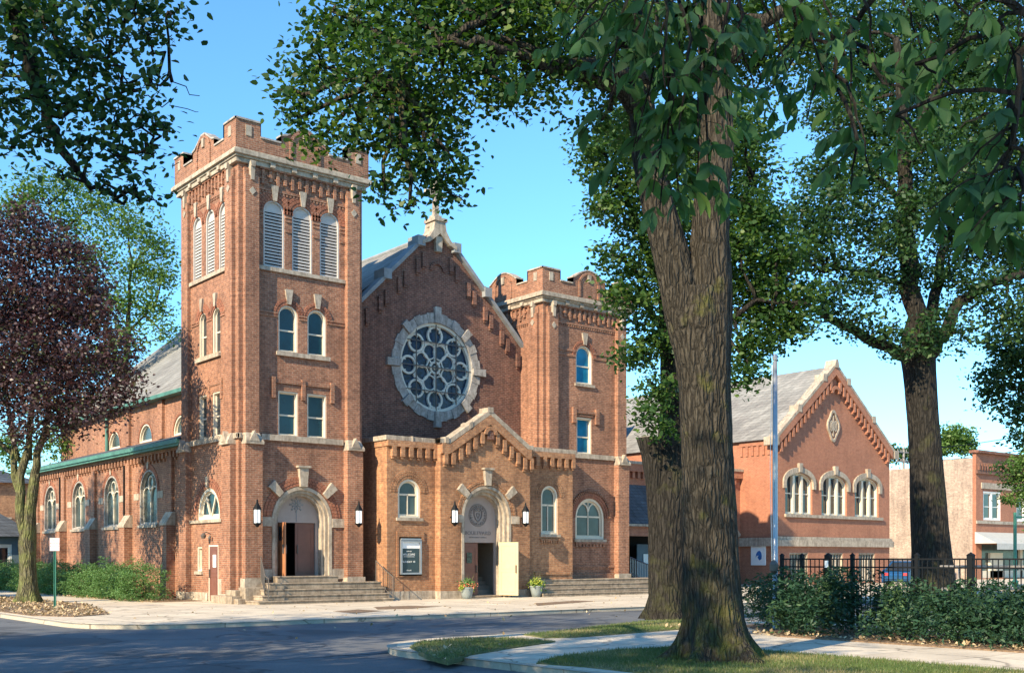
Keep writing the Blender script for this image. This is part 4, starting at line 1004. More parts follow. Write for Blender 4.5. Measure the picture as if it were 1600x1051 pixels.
for y in (7.25, 12.3, 17.1, 21.9, 26.6):
    mb = MB(); mb.prism([(y-.35, 0), (y+.35, 0), (y+.35, 3.2), (y-.35, 3.2)], A_, -.38, -.001); mb.prism([(y-.25, 3.2), (y+.25, 3.2), (y+.25, 6.2), (y-.25, 6.2)], A_, -.12, -.001)
    o = mb.build('buttress', 'brick_tower', church)
    c_ = MB(); c_.add([(AX-.42, y-.38, 3.17), (AX-.42, y+.38, 3.17), (AX, y+.38, 3.17), (AX, y-.38, 3.17), (AX-.42, y-.38, 3.26), (AX-.42, y+.38, 3.26), (AX-.12, y+.4, 3.75), (AX-.12, y-.4, 3.75), (AX, y+.4, 3.75), (AX, y-.4, 3.75)], [(0, 1, 2, 3), (0, 1, 5, 4), (4, 5, 6, 7), (6, 8, 9, 7), (0, 4, 7, 9, 3), (1, 5, 6, 8, 2)])
    c_.build('weathering_stone', 'limestone', o)
for y in (12.75, 22.4):
    mb = MB(); mb.tube([(AX-.1, y, 0), (AX-.1, y, 6.5)], .05); mb.build('downpipe', 'black_metal', church)
corbels(A_, [(5.9+i*.42, 6.1) for i in range(51)], .18, .3, -.14, 'brick_tower', 'corbel_table', band(A_, 5.55, YB, 6.38, 6.6, -.14))
mb = MB(); mb.box(AX-.5, AX-.05, 5.52, YB+.2, 6.6, 6.78); mb.box(AX-.42, AX+.1, 5.52, YB+.2, 6.5, 6.6); mb.build('gutter', 'copper_green', church)
mb = MB(); mb.add([(AX-.45, 5.52, 6.79), (AX-.45, YB+.2, 6.79), (CXW, YB+.2, 7.75), (CXW, 5.52, 7.75)], [(0, 1, 2, 3)]); mb.build('aisle_roof', 'slate_dark', church)
cw = (8.0, 12.8, 17.4, 22.0); C_S = SD(CXW)
mb = MB(); mb.wall([(5.5, 7.0), (YB+4, 7.0), (YB+4, 9.75), (5.5, 9.75)], [arch(c, 7.78, 1.8, .95) for c in cw], C_S, .3, .3); mb.build('clerestory_wall', 'brick_tower', church)
for c in cw: window(C_S, c, 7.78, 1.8, .95, fr=.08, glass='glass_grey', bars='', sill=False); arch_moulding(C_S, c, 7.83, .92, 18, 1, proud=.02)
for y in (10.4, 15.1, 19.7):
    mb = MB(); mb.prism([(y-.3, 7.75), (y+.3, 7.75), (y+.3, 9.7), (y-.3, 9.7)], C_S, -.15, -.001); mb.build('buttress', 'brick_tower', church)
mb = MB(); mb.tube([(CXW-.1, 22.9, 7.7), (CXW-.1, 22.9, 9.8)], .09); mb.build('downpipe', 'copper_green', church)
mb = MB(); mb.box(CXW-.5, CXW-.02, 5.55, YB+4.2, 9.72, 9.9); mb.build('gutter', 'copper_green', church)
mb = MB(); zr = 16.45
mb.add([(CXW-.45, G+.4, 9.9-.45*.0), (CXW-.45, YB+4.2, 9.9), (gx, YB+4.2, zr), (gx, G+.4, zr), (17.9, G+.4, 9.9), (17.9, YB+4.2, 9.9)], [(0, 1, 2, 3), (3, 2, 5, 4)])
mb.build('nave_roof', 'slate_light', church)
mb = MB(); mb.box(17.6, 17.9, 5.5, YB+4, 0, 9.8); mb.wall([(CXW, 0), (17.9, 0), (17.9, 9.8), (gx, zr-.05), (CXW, 9.8)], [], FR(YB+3.9), .1, .2); mb.build('nave_wall', 'brick_tower', church)
mb = MB(); mb.tube([(gx, G+.4, zr+.03), (gx, YB+4.2, zr+.03)], .1); mb.build('ridge_cap', 'coping_grey', church)
# ------------------------------------------------------------------ parish wing to the right
wing = thing('parish_hall', (0, 0, 0), 'red brick parish hall with steep gable, grey slate roof and three arched window groups', 'hall')
WX, WY, WR = 39.75, 5.4, 52.75
wc = (WX+WR)/2-.3; WF = FR(WY); WS = SD(WX)
ez, pz = 9.6, 14.75
rk2 = lambda x: pz-abs(x-45.95)*(.83 if x < 45.95 else .78)
cs = (42.2, 46.12, 49.95)
mb = MB()
base = [(c-1.05, .05) for c in cs]
lows = [[(c-1.0, .15), (c+1.0, .15), (c+1.0, 2.1), (c-1.0, 2.1)] for c in cs]
mb.wall([(WX, 0), (WR, 0), (WR, rk2(WR)), (45.95, pz), (WX, rk2(WX))], [arch(c, 4.62, 2.9, 2.75, .7) for c in cs]+lows, WF, .3, .3)
mb.wall([(WY+.3, 0), (8.3, 0), (8.3, 9.45), (WY+.3, 9.45)], [], WS, .3, .3)
mb.wall([(8.3, 0), (45, 0), (45, 9.45), (8.3, 9.45)], [], WS, .3, .3)
mb.box(WR-.3, WR-.002, WY+.3, 45, 0, 9.3)
mb.build('wall', 'brick_wing', wing)
mb = MB()
mb.add([(WX-.3, WY+.35, 9.42), (WX-.3, 45, 9.42), (45.95, 45, pz+.02), (45.95, WY+.35, pz+.02), (WR+.3, WY+.35, 9.3), (WR+.3, 45, 9.3)], [(0, 1, 2, 3), (3, 2, 5, 4)])
mb.build('roof', 'slate_light', wing)
mb = MB()
for sx, xe in ((-1, WX-.35), (1, WR+.35)):
    x0, x1 = (xe, 45.95)
    zz = lambda x: rk2(x)
    mb.prism([(x0, zz(x0)-.02), (x1, zz(x1)-.02), (x1, zz(x1)+.2), (x0, zz(x0)+.2)], WF, -.3, .35)
    for q in (.38, .8):
        x = xe+(45.95-xe)*q; mb.prism([(x-.2, zz(x)-.05), (x+.2, zz(x)-.05), (x+.16, zz(x)+.4), (x-.16, zz(x)+.4)], WF, -.34, .4)
    mb.prism([(xe-.2, zz(xe)-.3), (xe+.3, zz(xe)-.3), (xe+.3, zz(xe)+.25), (xe-.2, zz(xe)+.25)], WF, -.34, .5)
mb.prism([(45.7, pz-.1), (46.2, pz-.1), (46.05, pz+.42), (45.85, pz+.42)], WF, -.36, .5)
mb.build('coping', 'limestone', wing, bevel=.02)
pts = []
for i in range(15):
    for sx in (-1, 1):
        x = 45.95+sx*(.55+i*.41)
        if WX < x < WR-.1: pts.append((x, rk2(x)-1.25))
def ex(mb):
    mb.prism([(WX, rk2(WX)-.55), (45.95, pz-.6), (WR, rk2(WR)-.55), (WR, rk2(WR)-.02), (45.95, pz-.02), (WX, rk2(WX)-.02)], WF, -.3, -.001)
    voussoirs(mb, WF, 45.95, 12.9, .3, .5, 9, 0, 180, -.3, 0, .1)
k_ = corbels(WF, pts, .22, .62, -.28, 'brick_wing', 'corbel_table', ex); k_.parent = wing
mb = MB()
for i in range(6): c = 5.9+i*.45; mb.prism([(c-.1, 8.45), (c+.1, 8.45), (c+.1, 9.1), (c-.1, 9.1)], WS, -.08, -.001)
mb.prism([(WY, 9.1), (8.3, 9.1), (8.3, 9.44), (WY, 9.44)], WS, -.1, -.001)
mb.build('corbel_table', 'brick_wing', wing)
mb = MB(); mb.prism([(WX-.2, 2.55), (WR+.25, 2.55), (WR+.25, 2.9), (WX-.2, 2.9)], WF, -.2, -.001); mb.prism([(WX-.2, 2.9), (WR+.25, 2.9), (WR+.1, 3.12), (WX-.1, 3.12)], WF, -.1, -.001)
mb.prism([(WY-.2, 2.55), (8.3, 2.55), (8.3, 3.05), (WY-.2, 3.05)], WS, -.16, -.001); mb.build('water_table', 'limestone', wing, bevel=.03)
mb = MB(); mb.prism([(WX+.9, 4.42), (WR-1.0, 4.42), (WR-1.0, 4.62), (WX+.9, 4.62)], WF, -.16, .1); mb.build('sill_course', 'limestone', wing)
for c in cs:
    f = window(WF, c, 4.62, 2.9, 2.75, .7, fr=.1, depth=.3, glass='glass_dark', bars='', sill=False, parent=wing, d_out=.12)
    mb = MB()
    for q in (-.44, .44): mb.prism([(c+q-.1, 4.66), (c+q+.1, 4.66), (c+q+.1, 7.15), (c+q-.1, 7.15)], WF, .08, .3)
    mb.prism([(c-1.25, 5.95), (c+1.25, 5.95), (c+1.25, 6.03), (c-1.25, 6.03)], WF, .22, .3)
    mb.build('mullion', 'cream_paint', f)
    mb = MB()
    A = arch(c, 6.3, 3.45, 1.4, .95)[2:]; B = arch(c, 6.3, 2.88, 1.06, .69)[2:]
    mb.ring([(c+1.725, 6.3)]+A+[(c-1.725, 6.3)], [(c+1.44, 6.3)]+B+[(c-1.44, 6.3)], WF, -.12, .05, closed=False)
    mb.prism([(c-.16, 7.4), (c+.16, 7.4), (c+.2, 7.98), (c-.2, 7.98)], WF, -.2, .02)
    mb.build('hood_mould', 'limestone', f)
for c in cs:
    f = window(WF, c, .15, 2.0, 1.95, 0, fr=.07, depth=.2, glass='glass_grey', bars='', sill=False, parent=wing, framemat='limestone')
    mb = MB()
    for q in (-.65, -.33, 0, .33, .65): mb.prism([(c+q-.02, .25), (c+q+.02, .25), (c+q+.02, 2.0), (c+q-.02, 2.0)], WF, .12, .2)
    mb.build('blind', 'limestone_grey', f)
# emblem and signs
mb = MB(); ec = (45.9, 10.7)
E_ = lambda r: [(ec[0]+r*.62*math.cos(2*math.pi*k/32)*(1+.12*math.cos(8*math.pi*k/32)), ec[1]+r*math.sin(2*math.pi*k/32)*(1+.1*math.cos(8*math.pi*k/32))) for k in range(32)]
mb.ring(E_(1.0), E_(.82), WF, -.12, .0)
mb.prism([(ec[0]-.05, ec[1]-.7), (ec[0]+.05, ec[1]-.7), (ec[0]+.05, ec[1]+.7), (ec[0]-.05, ec[1]+.7)], WF, -.1, 0)
for sx in (-1, 1):
    mb.ring([(ec[0]+sx*(.24+.17*math.cos(t/8*math.pi)), ec[1]+.38*math.sin(t/8*math.pi)) for t in range(16)], [(ec[0]+sx*(.24+.1*math.cos(t/8*math.pi)), ec[1]+.28*math.sin(t/8*math.pi)) for t in range(16)], WF, -.1, 0)
mb.ring([(ec[0]+.3*math.cos(t/8*math.pi), ec[1]+.3*math.sin(t/8*math.pi)) for t in range(16)], [(ec[0]+.2*math.cos(t/8*math.pi), ec[1]+.2*math.sin(t/8*math.pi)) for t in range(16)], WF, -.105, 0)
mb.build('emblem', 'limestone', wing)
# projecting entrance between hall and church
mb = MB(); LY = 8.3
mb.wall([(22, 0), (WX, 0), (WX, 7.6), (22, 7.6)], [arch(38.3, 0.02, 1.7, 3.2), arch(29.8, .1, 9.0, 3.2, 0)], FR(LY), .3, .3)
mb.prism([(22, 7.0), (WX, 7.0), (WX, 7.45), (22, 7.45)], FR(LY), -.25, -.001)
for i in range(38): c = 22.4+i*.45; mb.prism([(c-.1, 6.6), (c+.1, 6.6), (c+.1, 7.0), (c-.1, 7.0)], FR(LY), -.18, -.001)
mb.build('link_wall', 'brick_wing', wing)
mb = MB(); mb.prism([(21.5, 7.45), (WX-.01, 7.45), (WX-.01, 7.62), (21.5, 7.62)], FR(LY), -.32, .4); mb.build('coping', 'limestone', wing)
mb = MB(); mb.add([(21.6, LY-1.6, 3.75), (35.5, LY-1.6, 3.75), (35.5, LY-.01, 6.2), (21.6, LY-.01, 6.2)], [(0, 1, 2, 3)]); mb.build('porch_roof', 'slate_dark', wing)
mb = MB(); mb.box(21.6, 35.5, LY-1.7, LY-1.5, 3.62, 3.76); mb.build('gutter', 'limestone', wing)
mb = MB(); mb.box(21.6, 35.5, LY-1.45, LY-1.2, 3.05, 3.62); mb.box(21.6, 22.0, LY-1.45, LY-1.2, 0, 3.05); mb.box(35.1, 35.5, LY-1.45, LY-1.2, 0, 3.05); mb.build('porch_beam', 'brick_wing', wing)
mb = MB(); mb.box(22, WX-.1, LY+1.2, LY+1.25, 0, 7.4); mb.build('interior', 'dark_void', wing)  # black sheet standing in for the unlit room behind the opening
mb = MB(); mb.box(30.4, 32.2, LY+.32, LY+.4, .1, 2.6); o = mb.build('door', 'siding_blue', wing)
mb = MB(); mb.box(30.9, 31.4, LY+.26, LY+.3, 1.4, 2.0); mb.build('notice', 'board_white', o)
mb = MB(); mb.box(27.2, 29.0, LY-.35, LY-.1, 6.0, 6.4); mb.build('ventilation_unit', 'white_paint', wing)
mb = MB(); A = arch(38.3, 0.02, 2.0, 3.35)+[]; B = arch(38.3, 0.02, 1.5, 3.1)
mb.ring(A, B, FR(LY), -.15, .1)
mb.prism([(37.2, 3.1), (37.0, 3.3), (38.3, 4.6), (39.6, 3.3), (39.4, 3.1), (38.3, 3.9)], FR(LY), -.2, -.151)
mb.build('door_surround', 'limestone', wing)
mb = MB(); mb.prism(arch(38.3, 0.02, 1.6, 3.1), FR(LY), .15, .2); mb.build('door', 'door_brown', wing)
mb = MB(); mb.add([(20.9, LY+.3, 7.5), (WX, LY+.3, 7.5), (WX, 45, 7.6), (20.9, 45, 7.6)], [(0, 1, 2, 3)]); mb.build('flat_roof', 'slate_dark', wing)
# second roof running back behind the tower, same slate
mb = MB(); mb.add([(24.0, 20, 8.0), (24.0, 45, 8.0), (WX-.3, 45, 13.5), (WX-.3, 20, 13.5)], [(0, 1, 2, 3)]); mb.wall([(24, 7.5), (WX, 7.5), (WX, 13.5), (24.0, 8.0)], [], FR(20), .1, .2); mb.build('rear_roof', 'slate_light', wing)
# railings of the ramp
def rail2(p0, p1, n, name='ramp_railing'):
    mb = MB(); a, b = Vector(p0), Vector(p1); dz = Vector((0, 0, 1.0))
    mb.tube([a+dz, b+dz], .035); mb.tube([a+dz*.1, b+dz*.1], .025)
    for k in range(n+1): q = a.lerp(b, k/n); mb.tube([q+dz*.0, q+dz], .02, 4)
    return mb.build(name, 'pole_metal', wing)
ra, rb = at(985, 872, 63), at(1028, 872, 60)
rail2((ra.x, ra.y, .78), (rb.x, rb.y, .2), 16)

sg = thing('wall_sign', (WX-.01, 6.75, 1.9), 'square white sign with blue helmet emblem on the side wall of the brick hall', 'sign')
mb = MB(); mb.box(-.05, 0, -.6, .6, -.62, .62); mb.build('panel', 'board_white', sg, bevel=.01)
mb = MB(); T_ = lambda a, b, d: (-.056-d, a, b)
hel = [(.28, -.2), (.12, -.3), (-.05, -.12), (.05, .02), (-.12, 0), (-.2, -.12), (-.16, .12), (-.02, .3), (.15, .33), (.26, .2), (.3, 0)]
mb.prism([(-a, b) for a, b in hel], T_, 0, .004); mb.prism([(-.3, -.05), (-.08, -.28), (-.22, -.24)], T_, 0, .004); mb.build('emblem', 'blue_ink', sg)

# ------------------------------------------------------------------ buildings at the far right
P0 = at(1525, 880, 92)
BX, BY = P0.x, P0.y
shop = thing('shop_building', (BX, BY, 0), 'two storey red brick shop building with white painted brick side wall and grey awning', 'building')
F2, S2 = FR(0.0), SD(0.0)
wxs = [(2.6, 4.9), (8.2, 4.9), (13.8, 4.9), (19.4, 4.9)]
mb = MB(); mb.wall([(0, 0), (26, 0), (26, 10.6), (0, 10.6)], [arch(a, b, 2.9, 2.4, 0) for a, b in wxs]+[[(.9, .1), (25, .1), (25, 2.9), (.9, 2.9)]], F2, .3, .3); mb.build('front_wall', 'brick_wing', shop)
mb = MB(); mb.wall([(.3, 0), (30, 0), (30, 9.0), (16, 9.0), (16, 9.5), (6, 9.5), (6, 10.0), (.3, 10.0)], [], S2, .3, .3); mb.box(.3, 26, 29.7, 30, 0, 9); mb.build('side_wall', 'brick_white', shop)
mb = MB(); mb.box(.3, 26, .3, 29.7, 8.6, 8.7); mb.build('roof', 'slate_dark', shop)
mb = MB(); mb.box(-.2, 26.2, -.35, .5, 10.4, 10.62); mb.box(-.1, 26, -.2, -.003, 8.7, 9.0)
for i in range(60): mb.box(.1+i*.43, .28+i*.43, -.28, -.004, 9.0, 9.5)
mb.build('cornice', 'brick_dark_and_shaded', shop)
mb = MB(); mb.box(.8, 26, -.08, -.001, 7.5, 8.0); mb.box(0, 26, -.1, -.001, 4.6, 4.85); mb.build('stone_band', 'limestone', shop)
for a, b in wxs:
    f = window(F2, a, b, 2.9, 2.4, 0, fr=.13, glass='glass_dark', bars='sash', sill=False, parent=shop, framemat='white_paint')
    mb = MB(); mb.prism([(a-.12, b+.1), (a+.12, b+.1), (a+.12, b+2.3), (a-.12, b+2.3)], F2, .05, .2); mb.build('mullion', 'white_paint', f)
mb = MB(); mb.add([(-.2, -.01, 3.9), (26, -.01, 3.9), (26, -1.9, 2.95), (-.2, -1.9, 2.95), (-.2, -1.9, 2.45), (26, -1.9, 2.45)], [(0, 1, 2, 3), (3, 2, 5, 4)]); mb.add([(-.2, -.01, 3.9), (-.2, -1.9, 2.95), (-.2, -.01, 2.95)], [(0, 1, 2)]); mb.build('awning', 'awning', shop)
mb = MB(); mb.box(.9, 25, .32, .36, .1, 2.9); mb.build('shop_window', 'glass_grey', shop)
mb = MB(); mb.box(2.5, 4.6, .1, .3, .1, 2.2); mb.box(7.6, 8.0, .1, .3, .1, 2.9); mb.box(.9, 25, .1, .3, .1, .7); mb.build('shopfront', 'cream_paint', shop)
mb = MB(); mb.box(-.75, -.3, 12.2, 14.0, 4.8, 6.1); mb.build('air_conditioner', 'pole_metal', shop)
mb = MB()
for y in (12.6, 15.5):
    mb.tube([(-.02, y, 3.6), (-1.0, y, 4.3)], .04, 4); mb.tube([(-1.0, y, 4.3), (-.02, y, 4.3)], .04, 4); mb.tube([(-1.0, y, 4.3), (-1.0, y, 5.4)], .03, 4)
mb.tube([(-1.0, 12.6, 4.3), (-1.0, 15.5, 4.3)], .04, 4); mb.tube([(-1.0, 12.6, 5.4), (-1.0, 15.5, 5.4)], .03, 4); mb.tube([(-1.0, 12.6, 4.3), (-1.0, 15.5, 5.4)], .03, 4); mb.tube([(-1.0, 15.5, 4.3), (-1.0, 12.6, 5.4)], .03, 4)
mb.build('bracket', 'rail_metal', shop)

# bluish house at the left edge
H0 = at(38, 880, 66)
hs = thing('house', (H0.x, H0.y, 0), 'low blue grey house with dark hipped shingle roof behind the hedge at the left edge', 'house')
mb = MB(); mb.wall([(-12, 0), (0, 0), (0, 3.05), (-12, 3.05)], [[(-2.9, .95), (-.7, .95), (-.7, 2.55), (-2.9, 2.55)]], F2, .2, .2); mb.box(-12, 0, .2, 9, 0, 3.05); mb.build('wall', 'siding_blue', hs)
mb = MB(); mb.add([(-12.4, -.5, 3.0), (.9, -.5, 3.0), (.9, 9.4, 3.0), (-12.4, 9.4, 3.0), (-8, 4.4, 5.6), (-2.2, 4.4, 5.6)], [(0, 1, 5, 4), (1, 2, 5), (2, 3, 4, 5), (3, 0, 4)]); mb.build('roof', 'slate_dark', hs)
f = window(F2, -1.8, .95, 2.2, 1.6, 0, fr=.12, depth=.1, glass='glass_dark', bars='', sill=True, parent=hs, framemat='white_paint')
mb = MB(); mb.prism([(-1.86, 1.0), (-1.74, 1.0), (-1.74, 2.5), (-1.86, 2.5)], F2, -.01, .12); mb.build('mullion', 'white_paint', f)
mb = MB(); mb.box(-12.1, .1, -.1, -.002, 0, .7); mb.build('base_course', 'limestone_grey', hs)
H1 = at(22, 880, 95)
h2 = thing('brick_house', (H1.x, H1.y, 0), 'tan brick house showing above the roof of the blue grey house', 'house')
mb = MB(); mb.box(-10, 2, 0, 9, 0, 8.2); mb.build('wall', 'brick_portico', h2)
mb = MB(); mb.add([(-10.5, -.5, 8.1), (2.5, -.5, 8.1), (2.5, 9.5, 8.1), (-10.5, 9.5, 8.1), (-4, 4.5, 10.6)], [(0, 1, 4), (1, 2, 4), (2, 3, 4), (3, 0, 4)]); mb.build('roof', 'slate_dark', h2)
window(F2, -1, 5.2, 1.4, 1.8, 0, parent=h2, glass='glass_dark')

# utility pole and wires behind the hall
up = at(1412, 700, 118)
pl = thing('utility_pole', (up.x, up.y, 0), 'wooden utility pole with crossarms rising behind the brick hall', 'utility pole')
mb = MB(); mb.lathe([(.17, 0), (.12, 13.4)], (0, 0, 0), 8); mb.build('pole', 'wood_grey', pl)
for z in (12.9, 11.9):
    mb = MB(); mb.box(-1.3, 1.3, -.07, .07, z-.08, z+.08)
    for q in (-1.1, -.5, .5, 1.1): mb.lathe([(.05, 0), (.06, .12), (.02, .2)], (q, 0, z+.08), 6)
    mb.build('crossarm', 'wood_grey', pl)
for q, z, lab in ((-1.1, 13.1, 'uppermost overhead wire at the right edge'), (.5, 12.0, 'middle overhead wire at the right edge'), (1.0, 9.6, 'lowest overhead wire crossing the white side wall')):
    a = Vector((up.x+q, up.y, z)); b = at(1750, 860, 80); b.z = z-1.0 if z > 10 else 7.4
    mb = MB(); mb.tube([tuple(p) for p in bez(a, b, (0, 0, -1.2), 16)], .035, 4)
    tag(mb.build('overhead_wire', 'black_metal'), lab, 'wire', 'wires strung from the utility pole')

# parked car between hall and shops
def car(loc, rz, label, mat):
    c = thing('parked_car', loc, label, 'car', None, rz)
    bm = bmesh.new()
    prof = [(-2.2, .35), (-2.25, .7), (-2.1, .92), (-1.3, 1.0), (1.25, 1.0), (2.0, .86), (2.25, .65), (2.25, .35)]
    mb = MB(); mb.prism(prof, lambda a, b, d: (a, d, b), -.88, .88); mb.build('body', mat, c, bevel=.12)
    mb = MB(); cab = [(-1.95, .98, .82), (-1.3, 1.5, .64), (.35, 1.52, .64), (1.25, .98, .82)]
    vs = [(x, s*y, z) for x, z, y in cab for s in (-1, 1)]
    mb.add(vs, [(0, 2, 3, 1), (2, 4, 5, 3), (4, 6, 7, 5), (0, 2, 4, 6), (1, 3, 5, 7)]); mb.build('cabin_glass', 'glass_dark', c)
    mb = MB(); mb.prism([(-1.35, 1.49), (.42, 1.51), (.35, 1.57), (-1.25, 1.56)], lambda a, b, d: (a, d, b), -.68, .68)
    for s in (-1, 1):
        for a, b in (((-1.95, s*.83, .98), (-1.3, s*.66, 1.52)), ((.35, s*.66, 1.53), (1.25, s*.83, .98)), ((-.45, s*.84, .98), (-.45, s*.66, 1.52))): mb.tube([a, b], .05, 5)
    mb.build('roof', mat, c)
    for x in (-1.4, 1.4):
        for s in (-1, 1):
            mb = MB(); n = 18
            T = lambda a, b, d: (a, d, b)
            mb.prism([(x+.34*math.cos(2*math.pi*k/n), .34+.34*math.sin(2*math.pi*k/n)) for k in range(n)], T, s*.9, s*.68); wo = mb.build('wheel', 'rubber', c)
            mb = MB(); mb.prism([(x+.2*math.cos(2*math.pi*k/n), .34+.2*math.sin(2*math.pi*k/n)) for k in range(n)], T, s*.92, s*.9); mb.build('rim', 'pole_metal', wo)
    for s in (-1, 1):
        mb = MB(); mb.box(-2.27, -2.2, s*.6-.15, s*.6+.15, .68, .84); mb.build('tail_light', 'red_ink', c)
        mb = MB(); mb.box(2.16, 2.26, s*.6-.18, s*.6+.18, .6, .75); mb.build('headlight', 'lamp_glass', c)
    return c
cp_ = at(1424, 900, 70)
car((cp_.x, cp_.y, 0), R(8), 'blue car parked between the brick hall and the white side wall', 'car_blue')
for px_, d_, lab, mt in () and ((1560, 80, 'silver car parked by the shops seen through the right end of the fence', 'pole_metal'), (1600, 72, 'white car at the right edge seen through the fence', 'white_paint')):
    q = at(px_, 900, d_); car((q.x, q.y, .012), R(5), lab, mt)
# ------------------------------------------------------------------ street objects
# notice board on the porch
nb = thing('notice_board', (7.29, PS, 1.06), 'framed dark notice board with white header set in the porch wall below the left window', 'notice board')
Tn = lambda a, b, d: (a, d, b)
mb = MB(); mb.ring([(-.52, 0), (.52, 0), (.52, 1.42), (-.52, 1.42)], [(-.45, .07), (.45, .07), (.45, 1.35), (-.45, 1.35)], Tn, -.12, .1); mb.prism([(-.52, 1.4), (.52, 1.4), (.48, 1.5), (-.48, 1.5)], Tn, -.12, .1); mb.build('frame', 'pole_metal', nb)
mb = MB(); mb.prism([(-.45, .07), (.45, .07), (.45, 1.08), (-.45, 1.08)], Tn, -.04, .05); pn = mb.build('panel', 'board_dark', nb)
mb = MB(); mb.prism([(-.45, 1.08), (.45, 1.08), (.45, 1.35), (-.45, 1.35)], Tn, -.05, .05); mb.build('header', 'board_white', nb)
bpy.context.view_layer.update()
for s_, z, sz in (('JOIN US', .97, .07), ('WELCOME', .82, .12), ('SUNDAY 10', .52, .11), ('10 A.M.', .17, .08)):
    t = text('lettering', s_, (-.08, -.042, z-.03), sz, 'board_white', None, (R(90), 0, 0), .003); t.parent = pn
mb = MB(); mb.prism([(-.35, .73), (.2, .73), (.2, .745), (-.35, .745)], Tn, -.045, -.041); mb.build('rule', 'board_white', pn)

# parking sign
s0 = gp(86, 951)
ps = thing('parking_sign', (s0[0], s0[1], 0), 'small white no parking sign on a green post beside the purple-leaved tree', 'sign', rz=R(-YAW+8))
mb = MB(); mb.box(-.035, .035, -.015, .015, 0, 2.4); mb.box(-.035, -.02, -.04, .015, 0, 2.35); mb.box(.02, .035, -.04, .015, 0, 2.35); mb.build('post', 'green_metal', ps)
mb = MB(); mb.box(-.16, .16, -.055, -.043, 1.98, 2.42); pn = mb.build('panel', 'board_white', ps)
for s_, z, sz in (('NO', 2.33, .11), ('PARKING', 2.23, .07), ('SUNDAY', 2.13, .07), ('8 TO 1', 2.05, .07)):
    t = text('lettering', s_, (0, -.056, z-.02), sz, 'red_ink', None, (R(90), 0, 0), .002); t.parent = pn
mb = MB(); mb.prism([(-.15, 1.99), (.15, 1.99), (.15, 2.41), (-.15, 2.41)], lambda a, b, d: (a, d, b), -.057, -.0555) if False else mb.ring([(-.15, 1.99), (.15, 1.99), (.15, 2.41), (-.15, 2.41)], [(-.142, 1.998), (.142, 1.998), (.142, 2.402), (-.142, 2.402)], lambda a, b, d: (a, d, b), -.058, -.055); mb.build('border', 'red_ink', pn)

# planters by the porch doorway
def planter(x, y, label, flowers):
    p = thing('planter', (x, y, .006), label, 'planter', 'planters by the entrance'); p.scale = (.84, .84, .9)
    mb = MB(); mb.lathe([(.22, 0), (.27, .2), (.33, .42), (.35, .5), (.37, .52), (.34, .56), (.30, .53), (.27, .5)], n=20); mb.build('pot', 'pot_grey', p, smooth=True)
    mb = MB(); mb.lathe([(.29, .49), (.29, .5)], n=16); mb.build('soil', 'mulch', p)
    n = 500
    q = NR.normal(size=(n, 3))*np.array([.16, .16, .1])+np.array([0, 0, .7])
    leaves('foliage', 'leaf_hedge' if flowers else 'leaf_yellow', q, .09, p, up=.3)
    st = NR.normal(size=(26, 3))*.28; st[:, 2] = 1.0
    leaves('spike', 'grass_blade', np.column_stack([NR.normal(size=26)*.08, NR.normal(size=26)*.08, np.full(26, .6)]), .6, p, shape=np.array([(0, -.012, 0), (0, .012, 0), (1, 0, 0)]), faces=[(0, 1, 2)], dirs=st)
    if flowers:
        q = NR.normal(size=(260, 3))*np.array([.2, .2, .06])+np.array([0, -.05, .66])
        leaves('flower', 'flower_orange', q, .07, p, up=.3)
        q = NR.normal(size=(120, 3))*np.array([.06, .06, .05])+np.array([-.36, -.05, .56])
        leaves('trailing_leaf', 'leaf_yellow', q, .09, p, droop=.3)
        q = NR.normal(size=(120, 3))*np.array([.06, .06, .06])+np.array([.34, 0, .55])
        leaves('trailing_leaf', 'leaf_yellow', q, .09, p, droop=.3)
    else:
        q = NR.normal(size=(200, 3))*np.array([.16, .16, .1])+np.array([0, -.05, .55])
        leaves('trailing_leaf', 'leaf_light', q, .14, p, droop=.7)
planter(9.5, PC-.62, 'grey planter with orange flowers left of the porch doorway', True)
planter(13.35, PC-.62, 'grey planter of drooping yellow-green leaves right of the open porch door', False)

# flagpole
f0 = at(1211, 950, 27.2)
fp = thing('flagpole', (f0.x, f0.y, 0), 'tall grey metal flagpole with rope rising from the shrub bed left of the fence', 'flagpole')
mb = MB(); mb.lathe([(.11, 0), (.11, .05), (.068, .08), (.062, 4), (.055, 6.5)], n=14); mb.build('pole', 'pole_metal', fp, smooth=True)
mb = MB(); mb.lathe([(.01, 6.5), (.06, 6.54), (.07, 6.6), (.04, 6.67), (.005, 6.69)], n=10); mb.build('finial', 'pole_metal', fp)
mb = MB(); mb.tube([(-.09, .02, 1.5), (-.15, .03, 4.0), (-.08, .02, 6.4)], .008, 4); mb.build('rope', 'white_paint', fp)
mb = MB(); mb.lathe([(.03, -.16), (.1, -.1), (.11, .06), (.06, .14), (.02, .17)], (-.1, -.04, 1.52), 10); mb.build('cleat_cover', 'rail_metal', fp)

